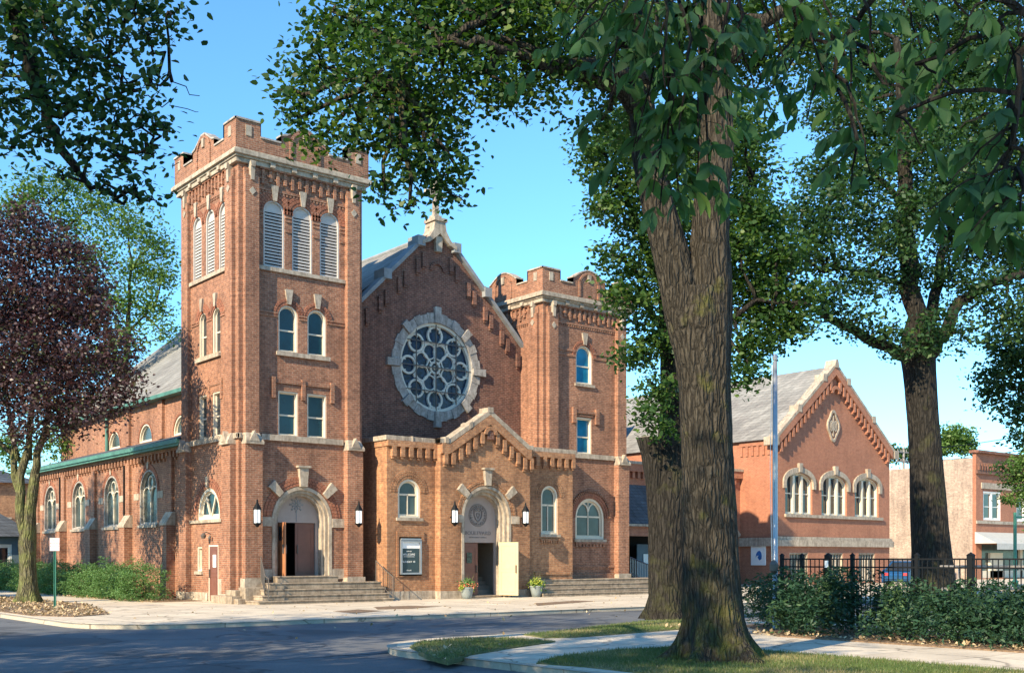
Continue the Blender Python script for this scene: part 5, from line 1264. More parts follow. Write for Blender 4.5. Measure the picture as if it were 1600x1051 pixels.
# black metal fence
FX = 4.05
fe = thing('metal_fence', (FX, -22, 0), 'black metal picket fence running behind the shrub bed', 'fence')
posts = [-14.6, -17.8, -22.0, -24.2, -28.5, -31.6, -33.6]
y0, y1 = -14.6, -36.0
ftop = 1.72
def fence_seg(a, b, par, sp=.118, name='picket_panel'):
    mb = MB(); n = int(abs(b-a)/sp)
    for k in range(1, n):
        y = a+22+(b-a)*k/n; mb.box(-.009, .009, y-.009, y+.009, .12, ftop-.03)
    for z in (ftop-.03, ftop-.22, .2): mb.box(-.02, .02, min(a, b)+22, max(a, b)+22, z, z+.035)
    return mb.build(name, 'black_metal', par)
ys = [g for g in (-19.4, -20.9, -22.35, -23.8, -26.7, -28.6)]
def yat(px_):   # where the sight line through px meets the fence line
    k = (px_-800)/FPX; dx, dy = FW.x+RT.x*k, FW.y+RT.y*k
    return CAM[1]+dy*(FX-CAM[0])/dx
ys = [yat(p) for p in (1222, 1253, 1294, 1332, 1433, 1517, 1680)]
for a, b in zip(ys, ys[1:]): fence_seg(a, b, fe)
for i, y in enumerate(ys):
    w2 = .065 if i in (2, 5) else .04
    mb = MB(); mb.box(-w2, w2, y+22-w2, y+22+w2, 0, ftop+.07); mb.add([(-w2-.015, y+22-w2-.015, ftop+.07), (w2+.015, y+22-w2-.015, ftop+.07), (w2+.015, y+22+w2+.015, ftop+.07), (-w2-.015, y+22+w2+.015, ftop+.07), (0, y+22, ftop+.14)], [(0, 1, 2, 3), (0, 1, 4), (1, 2, 4), (2, 3, 4), (3, 0, 4)])
    po = mb.build('post', 'black_metal', fe)
    if i == 2:
        mb = MB(); mb.box(-w2-.006, -w2, y+22-.05, y+22+.05, ftop-.22, ftop-.05); mb.build('sticker', 'board_white', po)

# picnic table behind the fence
pt = at(1560, 900, 33)
tb = thing('picnic_table', (pt.x, pt.y, 0), 'weathered grey wooden picnic table standing behind the right end of the fence', 'table', rz=R(-62))
mb = MB()
for k in range(5): mb.box(-1.6, 1.6, -.42+k*.17, -.27+k*.17, 1.46-.02, 1.52)
mb.build('tabletop', 'wood_grey', tb, bevel=.01)
for s in (-1, 1):
    mb = MB()
    for k in range(2): mb.box(-1.6, 1.6, s*.85-.14+k*.15, s*.85+k*.15, .78, .83)
    mb.build('bench', 'wood_grey', tb, bevel=.01)
for x in (-1.1, 1.1):
    for s in (-1, 1):
        mb = MB(); mb.prism([(s*.28, 1.44), (s*.44, 1.44), (s*1.05, 0), (s*.88, 0)], lambda a, b, d: (x+d, a, b), 0, .06); mb.build('leg', 'wood_grey', tb)
    mb = MB(); mb.box(x+.06, x+.1, -1.0, 1.0, .66, .78); mb.build('brace', 'wood_grey', tb)
# green traffic post
q = at(1586, 880, 70)
tp = thing('street_post', (q.x, q.y, 0), 'slim green street post with a crosspiece in front of the shop awning', 'street post')
mb = MB(); mb.lathe([(.2, 0), (.2, .3), (.11, .4), (.1, 4.6)], n=10); mb.build('pole', 'green_metal', tp)
mb = MB(); mb.tube([(0, 0, 4.3), (1.3, -.4, 4.35)], .05); mb.box(1.2, 1.45, -.5, -.25, 3.6, 4.4); mb.build('signal_head', 'green_metal', tp)

# hedges and shrubs
hg = thing('hedge', (-.9, 6.0, 0), 'clipped green hedge along the aisle wall left of the tower', 'hedge')
blobs = [((-.95+.15*math.sin(k*1.7)+.9-(.25 if k < 2 else 0), 4.5+k*1.05-6.0, .56+.1*math.sin(k*1.9)), (.95+.1*math.sin(k*2.7), .9, .78+.08*math.cos(k*1.3))) for k in range(26)]
blobs = [((c[0]-.9, c[1], c[2]), r) for c, r in blobs]
p, q = blob_points(blobs, 190, .045, 10, .82); p = p[p[:, 2] > .02]
o = leaves('foliage', 'leaf_hedge', p, .052, hg, up=.6, var=np.resize(q, len(p)))
mb = MB()
for k in range(24): mb.tube([(-.9, -.9+k*1.05, 0), (-.85+.1*math.sin(k), -.85+k*1.05, 1.2)], .03, 5)
mb.build_each('stem', 'bark', hg)
hh = gp(20, 918)
sh = thing('shrub', (hh[0]-1.5, hh[1], 0), 'rounded shrub beyond the purple-leaved tree at the left edge', 'shrub')
p, q = blob_points([((0, 0, .75), (1.6, 1.2, .8)), ((2.2, .6, .7), (1.4, 1.1, .75))], 55, .08, 9, .6); p = p[p[:, 2] > .02]
leaves('foliage', 'leaf_hedge', p, .07, sh, up=.3)
# weedy bed along the fence
def bedrow():
    pos = []; var = []
    for k in range(560):
        y = rng.uniform(-40, -20.6); x = rng.uniform(1.25, 4.2)
        if y > -24.6+(x-1.1)*1.15: continue
        h = (.72 if x < 2.0 else 1.0)*rng.uniform(.55, 1.25)+(.3 if -25.2 < y < -21.8 else 0)
        if x < 1.7: h *= .6
        n = int(170*h)
        for j in range(n):
            t = rng.random()**.6
            a = rng.uniform(0, 6.28); rr = .34*rng.random()**.5*(1.15-t*.6)
            pos.append((x+rr*math.cos(a), y+rr*math.sin(a), .05+h*t)); 
        var += list(np.clip(rng.gauss(.4, .22)+NR.normal(size=n)*.15, 0, 1))
    return np.array(pos), np.array(var)
p, q = bedrow()
WL = np.array([(0, 0, 0), (.35, -.2, .05), (.75, -.13, 0), (1.05, 0, -.12), (.75, .13, 0), (.35, .2, .05)])
o = leaves('shrub_bed', 'leaf_weed', p, .10, up=.5, shape=WL, faces=[(0, 1, 2, 3, 4, 5)], var=q); tag(o, kind='stuff')
# ------------------------------------------------------------------ trees
def crown_from(px_blobs, ref, depthfac=1.0):
    """lobes given where they stand (seen from the photograph's spot, at their true distance) relative to the trunk base"""
    out = []
    for b in px_blobs:
        x, y, r, d = b[:4]; c = at(x, y, d); rr = r/FPX*d
        rz_ = rr*(b[4] if len(b) > 4 else .85)
        out.append(((c.x-ref[0], c.y-ref[1], c.z), (rr*depthfac, rr*depthfac, rz_)))
    return out
def tree(name, base, label, cat, trunk_pts, trunk_r, flare, limbs, blobs, leafsize, dens, per, spread, leafm, barkm, group=None, shell=.4, up=.45, droop=0, twigs=2, minz=None, rough=.035, twig_r=.03, stems=()):
    t = thing(name, base, label, cat, group)
    mb = MB(); pts = dense(trunk_pts, .06 if stems else .3); rd = interp(trunk_pts, trunk_r, pts)
    trunk_tube(mb, pts, rd, flare, 110 if stems else 24 if trunk_r[0] > .3 else 14, rough)
    for sp, sr in stems:
        q_ = dense(sp, .08); trunk_tube(mb, q_, interp(sp, sr, q_), 0, 80, rough)
    tr = mb.build('trunk', barkm, t, smooth=True)
    if limbs:
        mb = MB(); ends = []
        for a, b, r0, r1, sag in limbs:
            path = limb(mb, a, b, r0, r1, sag, 7, .06+r0*.15, 8); ends += path[2:]
        allp = ends+[pts[-1]]
        for c, r in blobs:
            cv = Vector(c); src = min(allp, key=lambda q: (q-cv).length)
            if (src-cv).length > .3: limb(mb, src, cv, twig_r*1.6, twig_r*.7, (0, 0, (src-cv).length*.08), 5, .08, 5)
            for k in range(twigs):
                e = cv+Vector([rng.uniform(-1, 1)*r[i]*.85 for i in range(3)])
                limb(mb, cv, e, twig_r*.7, .008, (0, 0, r[2]*.2), 4, .05, 4)
        mb.build('branch', barkm, t, smooth=True)
    p, q = blob_points(blobs, dens, spread, per, shell)
    leaves('crown', leafm, p, leafsize, t, up=up, droop=droop, var=q, **({} if leafsize > .125 else dict(shape=LEAF5, faces=[(0, 1, 2, 3, 4, 5)])))
    return t

def rel(p, b): return (p.x-b[0], p.y-b[1], p.z)
# --- the big tree on the lawn
B = at(1122, 1020, 18.7); b0 = (B.x, B.y, .02)
L = lambda x, y, d=18.7: rel(at(x, y, d), b0)
tp_ = [(0, 0, 0), L(1112, 900), L(1107, 800), L(1103, 700), L(1099, 600), L(1097, 540), L(1092, 500), L(1090, 455)]
tr_ = [.455, .445, .44, .41, .42, .465, .49, .40]
stems = (([L(1090, 585), L(1078, 520), L(1062, 455), L(1044, 380), L(1026, 310), L(1012, 250), L(1000, 140), L(996, 20)], [.30, .34, .31, .29, .27, .25, .2, .13]),
         ([L(1098, 585), L(1106, 520), L(1110, 450), L(1109, 380), L(1113, 300), L(1120, 230), L(1118, 100), L(1110, -60)], [.34, .37, .34, .31, .28, .28, .26, .2]))
limbs = [
         (L(1112, 120, 18.5), L(780, 60, 16.5), .15, .05, (0, 0, -.5)), (L(1010, 180), L(860, 110, 17), .13, .07, (0, 0, .3)), (L(860, 110, 17), L(700, 60, 16), .10, .04, (0, 0, .1)), (L(1000, 80), L(850, 0, 17), .12, .06, (0, 0, 0)), (L(850, 0, 17), L(620, 130, 16), .09, .03, (0, 0, .5)), (L(1115, 100), L(1300, -40, 18), .16, .06, (0, 0, 0))]
bl = [(500, 105, 62, 17), (470, 150, 38, 16.5), (505, 215, 40, 16.5), (470, 185, 28, 16.5), (560, 40, 80, 17), (600, 110, 85, 16), (640, 20, 90, 17), (560, 190, 62, 16), (640, 190, 80, 16.5), (690, 110, 90, 17), (730, 30, 95, 17.5), (630, 250, 45, 16), (600, 300, 30, 16), (640, 325, 22, 16), (665, 275, 42, 16.5), (700, 300, 32, 16.5), (715, 265, 25, 16.5), (690, 210, 45, 17), (790, 50, 95, 17), (760, 120, 60, 16.5), (820, 130, 52, 17), (850, 30, 80, 17), (880, 110, 65, 17.5), (930, 50, 80, 18), (960, 120, 60, 19), (800, -40, 90, 18), (900, -40, 90, 18.5), (1000, 0, 80, 20), (1060, 60, 70, 21), (1150, 30, 80, 20), (1180, 110, 60, 20), (1240, 60, 80, 20), (520, 20, 45, 17), (600, -60, 90, 17.5), (700, -80, 90, 18), (1180, -60, 90, 20), (990, 220, 40, 21), (940, 190, 38, 20)]
tree('shade_tree', b0, 'huge rough-barked forked tree with moss on its base in the foreground lawn', 'tree', tp_, tr_, .31, limbs, crown_from(bl, b0), .09, 46, 11, .16, 'leaf_green', 'bark', rough=.03, twig_r=.035, shell=.3, stems=stems)
# --- tree with the sawn-off stem behind it
B = at(1042, 960, 31.5); b1 = (B.x, B.y, .02); L = lambda x, y, d=31.5: rel(at(x, y, d), b1)
tp_ = [(0, 0, 0), L(1043, 900), L(1044, 820), L(1048, 740), L(1052, 640), L(1050, 540), L(1040, 420)]
tr_ = [.50, .47, .45, .42, .36, .3, .24]
limbs = [(L(1050, 560), L(990, 420), .15, .05, (0, 0, .2)), (L(1045, 480), L(960, 270), .14, .05, (0, 0, .3)), (L(1050, 600), L(1180, 470, 30), .18, .06, (0, 0, .3)), (L(1055, 620), L(1030, 640), .12, .05, (0, 0, 0)), (L(1180, 470, 30), L(1270, 480, 29.5), .06, .03, (0, 0, .1)), (L(1040, 430), L(1010, 200), .2, .06, (0, 0, 0)), (L(1040, 430), L(1180, 300), .18, .06, (0, 0, 0))]
bl = [(925, 250, 32, 31), (960, 215, 42, 31), (950, 300, 40, 30.5), (985, 270, 48, 31), (990, 340, 50, 31), (945, 330, 26, 30), (1000, 410, 50, 31), (955, 400, 26, 30), (1000, 480, 46, 31), (965, 460, 28, 30), (1020, 540, 44, 31), (985, 560, 30, 30.5), (1025, 610, 36, 30.5), (1010, 650, 24, 30), (1035, 670, 24, 30), (1060, 350, 60, 33), (1070, 450, 60, 33), (1150, 330, 60, 32), (1180, 400, 62, 31), (1160, 470, 60, 31), (1215, 455, 55, 30.5), (1200, 520, 48, 30.5), (1160, 545, 42, 30.5), (1240, 505, 40, 30), (1255, 470, 36, 30), (1175, 585, 26, 30), (1150, 600, 20, 30), (1195, 350, 42, 31), (1175, 260, 50, 32), (1130, 200, 60, 33), (1060, 230, 60, 33), (980, 190, 40, 32), (930, 235, 22, 30), (1075, 270, 46, 30), (1065, 350, 40, 30), (1150, 390, 44, 30), (1060, 200, 50, 30), (1170, 320, 40, 30), (1160, 210, 44, 30), (1220, 390, 40, 30)]
t2 = tree('shade_tree', b1, 'dark trunked tree with one stem sawn off standing between the lawn tree and the church', 'tree', tp_, tr_, .22, limbs, crown_from(bl, b1), .12, 40, 11, .19, 'leaf_green', 'bark_dark', shell=.35, twig_r=.04, rough=.05)
mb = MB(); pth = [L(1036, 955), L(1034, 900), L(1032, 820), L(1028, 760), L(1022, 710), L(1018, 685)]; q_ = dense(pth, .3)
trunk_tube(mb, q_, list(np.interp([p.z for p in q_], [p[2] for p in pth], [.4, .38, .34, .32, .34, .40])), 0, 18, .06)
sm = mb.build('stem', 'bark_dark', t2, smooth=False); sm["label"] = 'sawn-off stem with flat pale cut'
mb = MB(); e = Vector(pth[-1]); mb.lathe([(.36, .0), (.34, .012)], (e.x, e.y, e.z+.005), 18); mb.build('cut_face', 'cut_wood', sm)
# --- tree inside the fence
B = at(1458, 945, 40); b2 = (B.x, B.y, 0); L = lambda x, y, d=40: rel(at(x, y, d), b2)
tp_ = [(0, 0, 0), L(1456, 900), L(1453, 820), L(1449, 740), L(1443, 660), L(1436, 580), L(1433, 548)]
tr_ = [.80, .72, .64, .58, .54, .56, .60]
limbs = [(L(1436, 575), L(1418, 400), .40, .33, (0, 0, 0)), (L(1418, 405), L(1412, 240), .33, .24, (0, 0, 0)), (L(1412, 245), L(1400, 60), .22, .12, (.2, 0, 0)), (L(1425, 560), L(1300, 500, 39), .24, .14, (0, 0, -.1)), (L(1300, 500, 39), L(1230, 460, 38), .13, .05, (0, 0, .1)), (L(1445, 560), L(1500, 470, 40), .30, .2, (0, 0, -.3)), (L(1500, 470, 40), L(1600, 430, 40), .2, .1, (0, 0, .3)), (L(1440, 540), L(1470, 400, 41), .25, .16, (.3, 0, 0)), (L(1470, 400, 41), L(1520, 250, 42), .16, .08, (0, 0, 0)), (L(1400, 440), L(1290, 425, 39), .12, .05, (0, 0, .5)), (L(1412, 240), L(1480, 100, 41), .15, .06, (0, 0, 0)), (L(1418, 330), L(1330, 230, 40), .13, .05, (0, 0, 0))]
bl = [(1255, 350, 42, 39), (1240, 400, 36, 38.5), (1290, 330, 58, 39), (1290, 400, 52, 39), (1330, 280, 60, 40), (1340, 440, 44, 39), (1370, 350, 62, 40), (1300, 470, 34, 38.5), (1340, 500, 34, 38.5), (1385, 520, 28, 38.5), (1400, 440, 42, 40), (1380, 240, 62, 41), (1440, 180, 72, 42), (1350, 190, 55, 41), (1460, 290, 68, 42), (1500, 380, 60, 42), (1530, 210, 80, 42), (1560, 300, 70, 42), (1580, 400, 60, 41), (1530, 460, 42, 40), (1580, 490, 44, 40), (1480, 110, 80, 43), (1560, 110, 90, 43), (1400, 110, 65, 43), (1480, 430, 40, 40), (1600, 230, 80, 43), (1640, 360, 90, 42), (1450, 540, 26, 39), (1500, 520, 28, 39.5), (1640, 480, 60, 41), (1330, 120, 60, 42), (1300, 180, 50, 42), (1420, 20, 90, 43), (1540, 10, 90, 43), (1300, 40, 80, 42), (1225, 430, 22, 38), (1280, 270, 36, 40), (1430, 330, 44, 38.5), (1460, 220, 50, 38.5), (1400, 380, 34, 38.5), (1500, 300, 50, 39), (1470, 500, 30, 38.5), (1410, 545, 22, 38.5)]
tree('shade_tree', b2, 'large spreading tree rising behind the fence between the brick hall and the shops', 'tree', tp_, tr_, .3, limbs, crown_from(bl, b2), .15, 23, 12, .24, 'leaf_deep', 'bark_dark', shell=.3, twig_r=.05, rough=.03)
# --- further tree at the right edge, behind
B = at(1690, 940, 50); b3 = (B.x, B.y, 0); L = lambda x, y, d=50: rel(at(x, y, d), b3)
bl = [(1560, 590, 40, 50), (1600, 560, 60, 50), (1545, 620, 24, 50), (1590, 640, 34, 49), (1640, 620, 60, 50), (1600, 690, 26, 48), (1570, 540, 40, 50), (1700, 560, 90, 51), (1700, 460, 90, 51), (1690, 650, 60, 50)]
tree('shade_tree', b3, 'dark leafy tree whose drooping boughs reach in at the right edge above the shops', 'tree', [(0, 0, 0), L(1690, 760), L(1690, 600)], [.4, .32, .25], .2, [(L(1690, 640), L(1600, 600), .12, .04, (0, 0, .3)), (L(1690, 600), L(1700, 480), .2, .1, (0, 0, 0))], crown_from(bl, b3), .18, 26, 8, .2, 'leaf_deep', 'bark_dark', shell=.3)
B = at(1640, 960, 30); b4 = (B.x, B.y, 0); L = lambda x, y, d=30: rel(at(x, y, d), b4)
bl = [(1585, 745, 24, 30), (1600, 720, 24, 30), (1580, 780, 16, 30), (1610, 775, 26, 30), (1640, 740, 50, 30), (1650, 820, 40, 30), (1562, 728, 10, 30)]
tree('small_tree', b4, 'small feathery light green tree at the right edge in front of the awning', 'tree', [(0, 0, 0), L(1640, 860), L(1640, 780)], [.09, .07, .05], .03, [(L(1640, 800), L(1590, 740), .03, .012, (0, 0, .1))], crown_from(bl, b4), .07, 90, 14, .09, 'leaf_light', 'bark', shell=.2, twig_r=.015)
B = at(1492, 800, 135); b5 = (B.x, B.y, 0)
tree('background_tree', b5, 'sunlit yellow-green tree top behind the shop roofs', 'tree', [(0, 0, 0), (0, 0, 9)], [.3, .2], .1, [], crown_from([(1492, 685, 26, 135), (1475, 695, 18, 135), (1508, 700, 16, 135)], b5), .35, 14, 10, .3, 'leaf_light', 'bark')
B = at(1385, 800, 150); b6 = (B.x, B.y, 0)
tree('background_tree', b6, 'distant grey-green tree top between the hall gable and the utility pole', 'tree', [(0, 0, 0), (0, 0, 8)], [.3, .2], .1, [], crown_from([(1400, 708, 16, 150), (1375, 712, 18, 150), (1420, 712, 14, 150)], b6), .4, 10, 8, .4, 'leaf_green', 'bark')
# --- left: purple maple, green trees behind, overhanging tree
B = at(44, 930, 43.5); b7 = (B.x, B.y, .02); L = lambda x, y, d=43.5: rel(at(x, y, d), b7)
tp_ = [(0, 0, 0), L(44, 900), L(43, 870), L(42, 850), L(46, 800), L(55, 740)]
tr_ = [.33, .30, .31, .33, .22, .18]
limbs = [(L(43, 855), L(45, 700), .22, .14, (-.5, 0, 0)), (L(40, 860), L(20, 700), .0+.17, .12, (.0, 0, 0)), (L(52, 750), L(75, 610), .17, .09, (.2, 0, 0)), (L(45, 720), L(60, 500), .13, .06, (0, 0, 0)), (L(28, 720), L(0, 560), .12, .05, (0, 0, 0)), (L(75, 620), L(150, 520), .09, .04, (0, 0, 0)), (L(70, 640), L(170, 620), .08, .03, (0, 0, .2)), (L(52, 480, 43.5), L(60, 370), .05, .02, (0, 0, 0)), (L(20, 710), L(-60, 640), .1, .04, (0, 0, 0))]
bl = [(40, 350, 34, 43), (75, 375, 36, 43), (20, 400, 40, 43), (110, 400, 34, 43), (60, 430, 48, 43), (140, 440, 32, 43), (20, 480, 55, 43), (95, 480, 48, 42.5), (150, 500, 36, 42.5), (185, 540, 30, 42), (55, 550, 60, 42.5), (125, 560, 48, 42), (185, 590, 34, 42), (205, 615, 20, 42), (10, 610, 55, 43), (80, 620, 50, 42), (140, 630, 38, 42), (175, 640, 24, 42), (-40, 480, 80, 43), (-60, 600, 80, 43), (40, 670, 30, 42.5), (95, 665, 30, 42.5), (-30, 370, 50, 43.5), (60, 500, 60, 45), (120, 470, 50, 45), (100, 580, 60, 45), (5, 560, 50, 45)]
tree('purple_leaf_maple', b7, 'purple-leaved maple with pale forked trunk by the side street', 'tree', tp_, tr_, .14, limbs, crown_from(bl, b7), .14, 34, 11, .26, 'leaf_purple', 'bark_pale', shell=.45, twig_r=.04, rough=.05)
B = at(190, 900, 68); b8 = (B.x, B.y, 0); L = lambda x, y, d=68: rel(at(x, y, d), b8)
bl = [(110, 290, 34, 68), (60, 300, 40, 68), (150, 320, 34, 68), (200, 350, 44, 68), (240, 380, 32, 68), (255, 430, 28, 68), (215, 420, 40, 68), (180, 470, 44, 68), (235, 480, 38, 68), (255, 520, 22, 67), (200, 530, 34, 67), (150, 400, 40, 68), (160, 560, 40, 68), (20, 330, 40, 68), (120, 640, 36, 68), (90, 690, 34, 68), (150, 680, 28, 68), (10, 700, 40, 68), (110, 350, 40, 69), (260, 400, 16, 68)]
tree('honey_locust', b8, 'airy light green tree behind the purple-leaved maple', 'tree', [(0, 0, 0), L(190, 700), L(195, 560)], [.4, .32, .24], .15, [(L(195, 600), L(205, 420), .2, .08, (0, 0, 0)), (L(195, 600), L(120, 380), .16, .06, (0, 0, 0)), (L(200, 520), L(245, 470), .1, .04, (0, 0, 0)), (L(150, 440), L(60, 300), .08, .03, (0, 0, 0))], crown_from(bl, b8), .2, 15, 8, .34, 'leaf_light', 'bark', shell=.25, twig_r=.05, twigs=3)
B = at(-250, 1000, 14); b9 = (B.x, B.y, 0); L = lambda x, y, d=12.5: rel(at(x, y, d), b9)
tp_ = [(0, 0, 0), L(-250, 600, 14), L(-230, 200, 14), L(-200, -200, 13.5)]
limbs = [(L(-200, -200, 13.5), L(15, -10), .12, .10, (0, 0, .5)), (L(15, -10), L(62, 150), .10, .075, (0, 0, -.05)), (L(62, 150), L(120, 270), .07, .045, (0, 0, 0)), (L(120, 270), L(178, 312), .04, .02, (0, 0, 0)), (L(40, 10), L(115, 85), .04, .025, (0, 0, 0)), (L(60, 150), L(200, 60), .035, .012, (0, 0, 0)), (L(80, 180), L(220, 140), .03, .01, (0, 0, 0)), (L(100, 220), L(230, 240), .03, .01, (0, 0, 0)), (L(225, 130), L(312, 150), .01, .004, (0, 0, .1)), (L(225, 150), L(310, 175), .008, .003, (0, 0, 0)), (L(-200, -200, 13.5), L(-150, -700, 13), .16, .05, (0, 0, 0))]
bl = [(20, 20, 60, 12.5), (80, 30, 60, 12.5), (150, 20, 60, 12), (210, 15, 52, 12), (262, 18, 34, 12), (240, 50, 30, 12), (40, 90, 60, 12.5), (110, 90, 50, 12), (170, 80, 42, 12), (20, 160, 48, 12.5), (80, 160, 44, 12), (140, 150, 44, 12), (200, 130, 38, 12), (235, 120, 24, 12), (180, 190, 40, 12), (230, 190, 30, 12), (60, 220, 36, 12), (20, 230, 30, 12.5), (130, 230, 38, 12), (190, 245, 38, 12), (235, 240, 26, 12), (160, 290, 28, 12), (210, 295, 28, 12), (235, 310, 16, 12), (100, 275, 20, 12), (-60, 60, 90, 13), (-60, 180, 80, 13), (255, 195, 14, 12), (-100, -60, 120, 13), (50, -80, 90, 13), (180, -80, 90, 13)]
tree('shade_tree', b9, 'dark tree overhanging the top left corner with one thick drooping limb', 'tree', tp_, [.3, .27, .22, .16], .2, limbs, crown_from(bl, b9), .078, 52, 10, .13, 'leaf_deep', 'bark_dark', shell=.2, twig_r=.014, twigs=3, up=.3)

# --- ash branches hanging over from the right, close by: compound leaves
LP = []
for i in range(6):
    t = i/5; wv = .30*math.sin(math.pi*min(1, t**.8))**.9
    LP.append((t, -wv, .03*t*(1-t)*4)); 
LN = [(0, 0, 0)]+[(t, -w_, z) for t, w_, z in [(.12, .10, .02), (.32, .19, .05), (.55, .2, .05), (.78, .12, .0)]]+[(1.0, 0, -.1)]+[(t, w_, z) for t, w_, z in [(.78, .12, .0), (.55, .2, .05), (.32, .19, .05), (.12, .10, .02)]]+[(.32, 0, 0), (.55, 0, 0), (.78, 0, -.04)]
LNS = np.array(LN); LNF = [(0, 1, 2, 10), (10, 2, 3, 11), (11, 3, 4, 12), (12, 4, 5), (5, 6, 12), (12, 6, 7, 11), (11, 7, 8, 10), (10, 8, 9, 0)]
B = Vector(CAM+(0,))+RT*6.5+FW*1.5; b10 = (B.x, B.y, 0)
ash = thing('ash_tree', b10, 'ash tree whose long pointed leaflets hang close overhead across the top right', 'tree')
mb = MB(); trunk_tube(mb, dense([(0, 0, 0), (.1, .1, 3), (.1, .2, 6), (.3, .2, 9)]), [.3]*40 if False else list(np.interp([p.z for p in dense([(0, 0, 0), (.1, .1, 3), (.1, .2, 6), (.3, .2, 9)])], [0, 3, 6, 9], [.32, .26, .2, .12])), .15, 16); mb.build('trunk', 'bark', ash, smooth=True)
L = lambda x, y, d: rel(at(x, y, d), b10)
main = [((.1, .15, 4.6), L(1500, -60, 5.4), .10, .05, (0, 0, .5)), (L(1500, -60, 5.4), L(1180, -50, 5.6), .045, .03, (0, 0, .1)), (L(1180, -50, 5.6), L(900, -40, 5.6), .03, .015, (0, 0, 0)), ((.1, .15, 4.4), L(1620, 40, 4.6), .06, .03, (0, 0, .4)), (L(1400, -50, 5.4), L(1300, 130, 5.8), .02, .01, (0, 0, .1)), (L(1620, 40, 4.6), L(1560, 290, 4.6), .02, .01, (0, 0, .1))]
mb = MB(); 
for a, b, r0, r1, s_ in main: limb(mb, a, b, r0, r1, s_, 7, .03, 6)
# twig ends: (start px,py,d) -> (end px,py,d)
tw = [((960, -30, 5.5), (850, 120, 5.5)), ((1000, -30, 5.4), (900, 70, 5.3)), ((1020, -30, 5.4), (950, 170, 5.3)), ((1060, -30, 5.3), (990, 230, 5.2)), ((1080, -30, 5.2), (1020, 300, 5.1)), ((1100, -20, 5.2), (1090, 280, 5.1)), ((1040, 0, 5.0), (1040, 140, 4.9)), ((940, -40, 5.5), (870, 40, 5.5)), ((1000, 40, 5.3), (935, 130, 5.3)), ((980, 0, 5.1), (960, 100, 5.0)), ((1120, -20, 5.3), (1140, 190, 5.3)), ((1130, -30, 5.3), (1180, 150, 5.4)), ((1180, -30, 5.5), (1230, 110, 5.6)), ((1080, 60, 5), (1060, 220, 5)), ((1140, 0, 5), (1110, 120, 5)),
      ((1240, 60, 5.8), (1170, 160, 5.9)), ((1260, 60, 5.8), (1215, 150, 5.9)), ((1300, 60, 5.8), (1260, 190, 5.8)), ((1250, 20, 5.6), (1290, 120, 5.6)), ((1330, 40, 5.6), (1330, 200, 5.6)), ((1280, -20, 5.5), (1310, 90, 5.5)), ((1350, 100, 5.5), (1400, 150, 5.4)), ((1350, 0, 5.4), (1370, 100, 5.4)), ((1330, 150, 5.4), (1360, 270, 5.3)), ((1200, -30, 5.4), (1220, 50, 5.4)), ((1400, -20, 5.2), (1440, 80, 5.2)), ((1440, -20, 5.1), (1490, 100, 5.1)), ((1430, 100, 5.1), (1500, 150, 5.1)), ((1480, -10, 4.9), (1540, 80, 4.9)), ((1400, 180, 5.1), (1440, 230, 5.1)), ((1380, 130, 5.3), (1450, 170, 5.2)),
      ((1600, 60, 4.7), (1570, 130, 4.7)), ((1560, 30, 4.7), (1600, 150, 4.7)), ((1540, 0, 4.8), (1500, 60, 4.8)), ((1580, 200, 4.6), (1480, 290, 4.6)), ((1590, 220, 4.6), (1520, 330, 4.5)), ((1600, 240, 4.5), (1560, 350, 4.4)), ((1580, 260, 4.6), (1450, 330, 4.6)), ((1600, 280, 4.4), (1590, 360, 4.4)), ((1570, 180, 4.7), (1500, 200, 4.7)), ((1600, 180, 4.7), (1540, 250, 4.7)), ((1340, 220, 5.3), (1330, 300, 5.3)), ((1600, 300, 4.4), (1510, 370, 4.4)), ((1610, -20, 4.6), (1590, 50, 4.6)), ((1030, -20, 4.9), (1005, 60, 4.9)), ((1160, 20, 5.1), (1150, 90, 5.1)), ((1100, 60, 5.2), (1110, 310, 5.2)), ((1060, 80, 5.1), (1030, 335, 5.1)), ((1040, 100, 5.2), (1060, 300, 5.2))]
pos, dirs, var = [], [], []
mains = [Vector(p) for a, b, r0, r1, s_ in main for p in bez(a, b, s_, 10)]
for a, b in tw:
    A_, B_ = Vector(L(*a)), Vector(L(*b)); m0 = min(mains, key=lambda q: (q-A_).length)
    if (m0-A_).length > .05: limb(mb, m0, A_, .012, .008, (0, 0, .1), 4, .02, 4)
    path = limb(mb, A_, B_, .008, .003, (0, 0, .06), 6, .01, 4)
    ln = (B_-A_).length; nl = max(2, int(ln/.095))
    for s0_ in range(nl):                     # a compound leaf every few cm
        t = (s0_+.5)/nl; k = min(int(t*6), 5); base = path[k].lerp(path[k+1], t*6-k)
        az = rng.uniform(0, 6.28); out = Vector((math.cos(az), math.sin(az), rng.uniform(-.9, -.2))).normalized()
        rl = rng.uniform(.13, .24)
        mb.tube([tuple(base), tuple(base+out*rl*.6), tuple(base+out*rl-Vector((0, 0, .03)))], .0018, 3, cap=False)
        side = out.cross(Vector((0, 0, 1))).normalized()
        cl = min(1, max(0, rng.gauss(.35, .2)))
        for j in range(3):
            bp = base+out*rl*(.4+.28*j)
            for sg in (-1, 1): pos.append(bp); dirs.append((side*sg*.8+out*.7+Vector((0, 0, -.9))).normalized()); var.append(cl)
        pos.append(base+out*rl); dirs.append((out+Vector((0, 0, -.9))).normalized()); var.append(cl)
mb.build('branch', 'bark_dark', ash)
leaves('crown', 'leaf_near', np.array([tuple(p) for p in pos]), .100, ash, up=.25, shape=LNS, faces=LNF, dirs=np.array([tuple(d) for d in dirs]), var=np.clip(np.array(var)+NR.normal(size=len(var))*.16, 0, 1), jitter=.42)

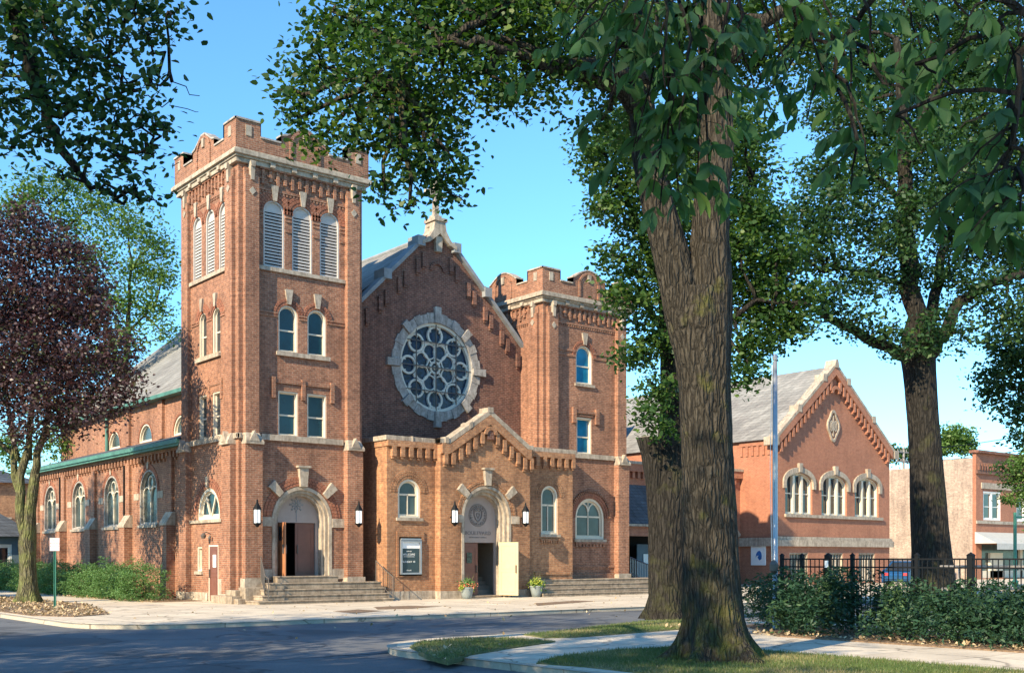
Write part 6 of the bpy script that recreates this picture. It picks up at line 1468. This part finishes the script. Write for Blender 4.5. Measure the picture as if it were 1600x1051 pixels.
# --- street trees standing left of and behind the viewpoint; they shade the street
k_ = 0
for (x, y, h, r) in ((-31, -30, 14, 5.0), (-36, -21.5, 15, 5.0), (-43, -31, 16, 5.6), (-33, -39, 17, 5.2), (-46, -23, 16, 5.2), (-47, -41, 19, 6.0), (-58, -30, 15, 6.0), (-60, -44, 20, 6.5), (-27, -47, 16, 4.8), (-24, -24.5, 9, 3.2), (-70, -34, 18, 7), (-27.5, -33, 16, 3.6), (-56, -21.5, 16, 5.2), (-25, -29, 13, 3.4), (-23, 10, 18, 3.4), (-23.5, 17.5, 17, 3.4), (-24.5, -20.8, 16, 4.0), (-31, -20, 19, 4.2)):
    bb = (x, y, 0); n = 9; lob = []
    for i in range(n):
        a = 2*math.pi*i/n*2.4; q = .62*r*((i+.5)/n)**.5
        lob.append(((q*math.cos(a), q*math.sin(a), h*.68+rng.uniform(-.16, .22)*h), (r*.5, r*.5, h*.17)))
    k_ += 1
    lab = ['broad street tree nearest the side street', 'low street tree by the main kerb', 'wide street tree second from the side street', 'tall street tree just behind the viewpoint', 'round street tree by the far kerb', 'very tall street tree in the rear row', 'wide spreading street tree further west', 'tallest street tree of the rear row', 'street tree standing behind and left of the viewpoint', 'small street tree at the street corner', 'westernmost tree of the street rows', 'slender street tree left of the viewpoint', 'far tree of the kerbside row', 'small-crowned tree close left of the view', 'nearer of the two tall trees across the side street', 'farther of the two tall trees across the side street', 'tall kerbside tree just left of the view', 'tallest tree of the kerbside row'][k_-1]
    tree('street_tree', bb, lab, 'tree', [(0, 0, 0), (0, 0, h*.55)], [.35, .22], .15, [((0, 0, h*.4), (r*.4, 0, h*.7), .14, .05, (0, 0, 0)), ((0, 0, h*.42), (-r*.35, r*.2, h*.72), .14, .05, (0, 0, 0)), ((0, 0, h*.5), (0, -r*.3, h*.8), .12, .04, (0, 0, 0))], lob, .24, 9 if y > 0 else 4.6, 8, .32, 'leaf_green', 'bark', 'street trees behind the viewpoint', shell=.3, twigs=1, twig_r=.04)
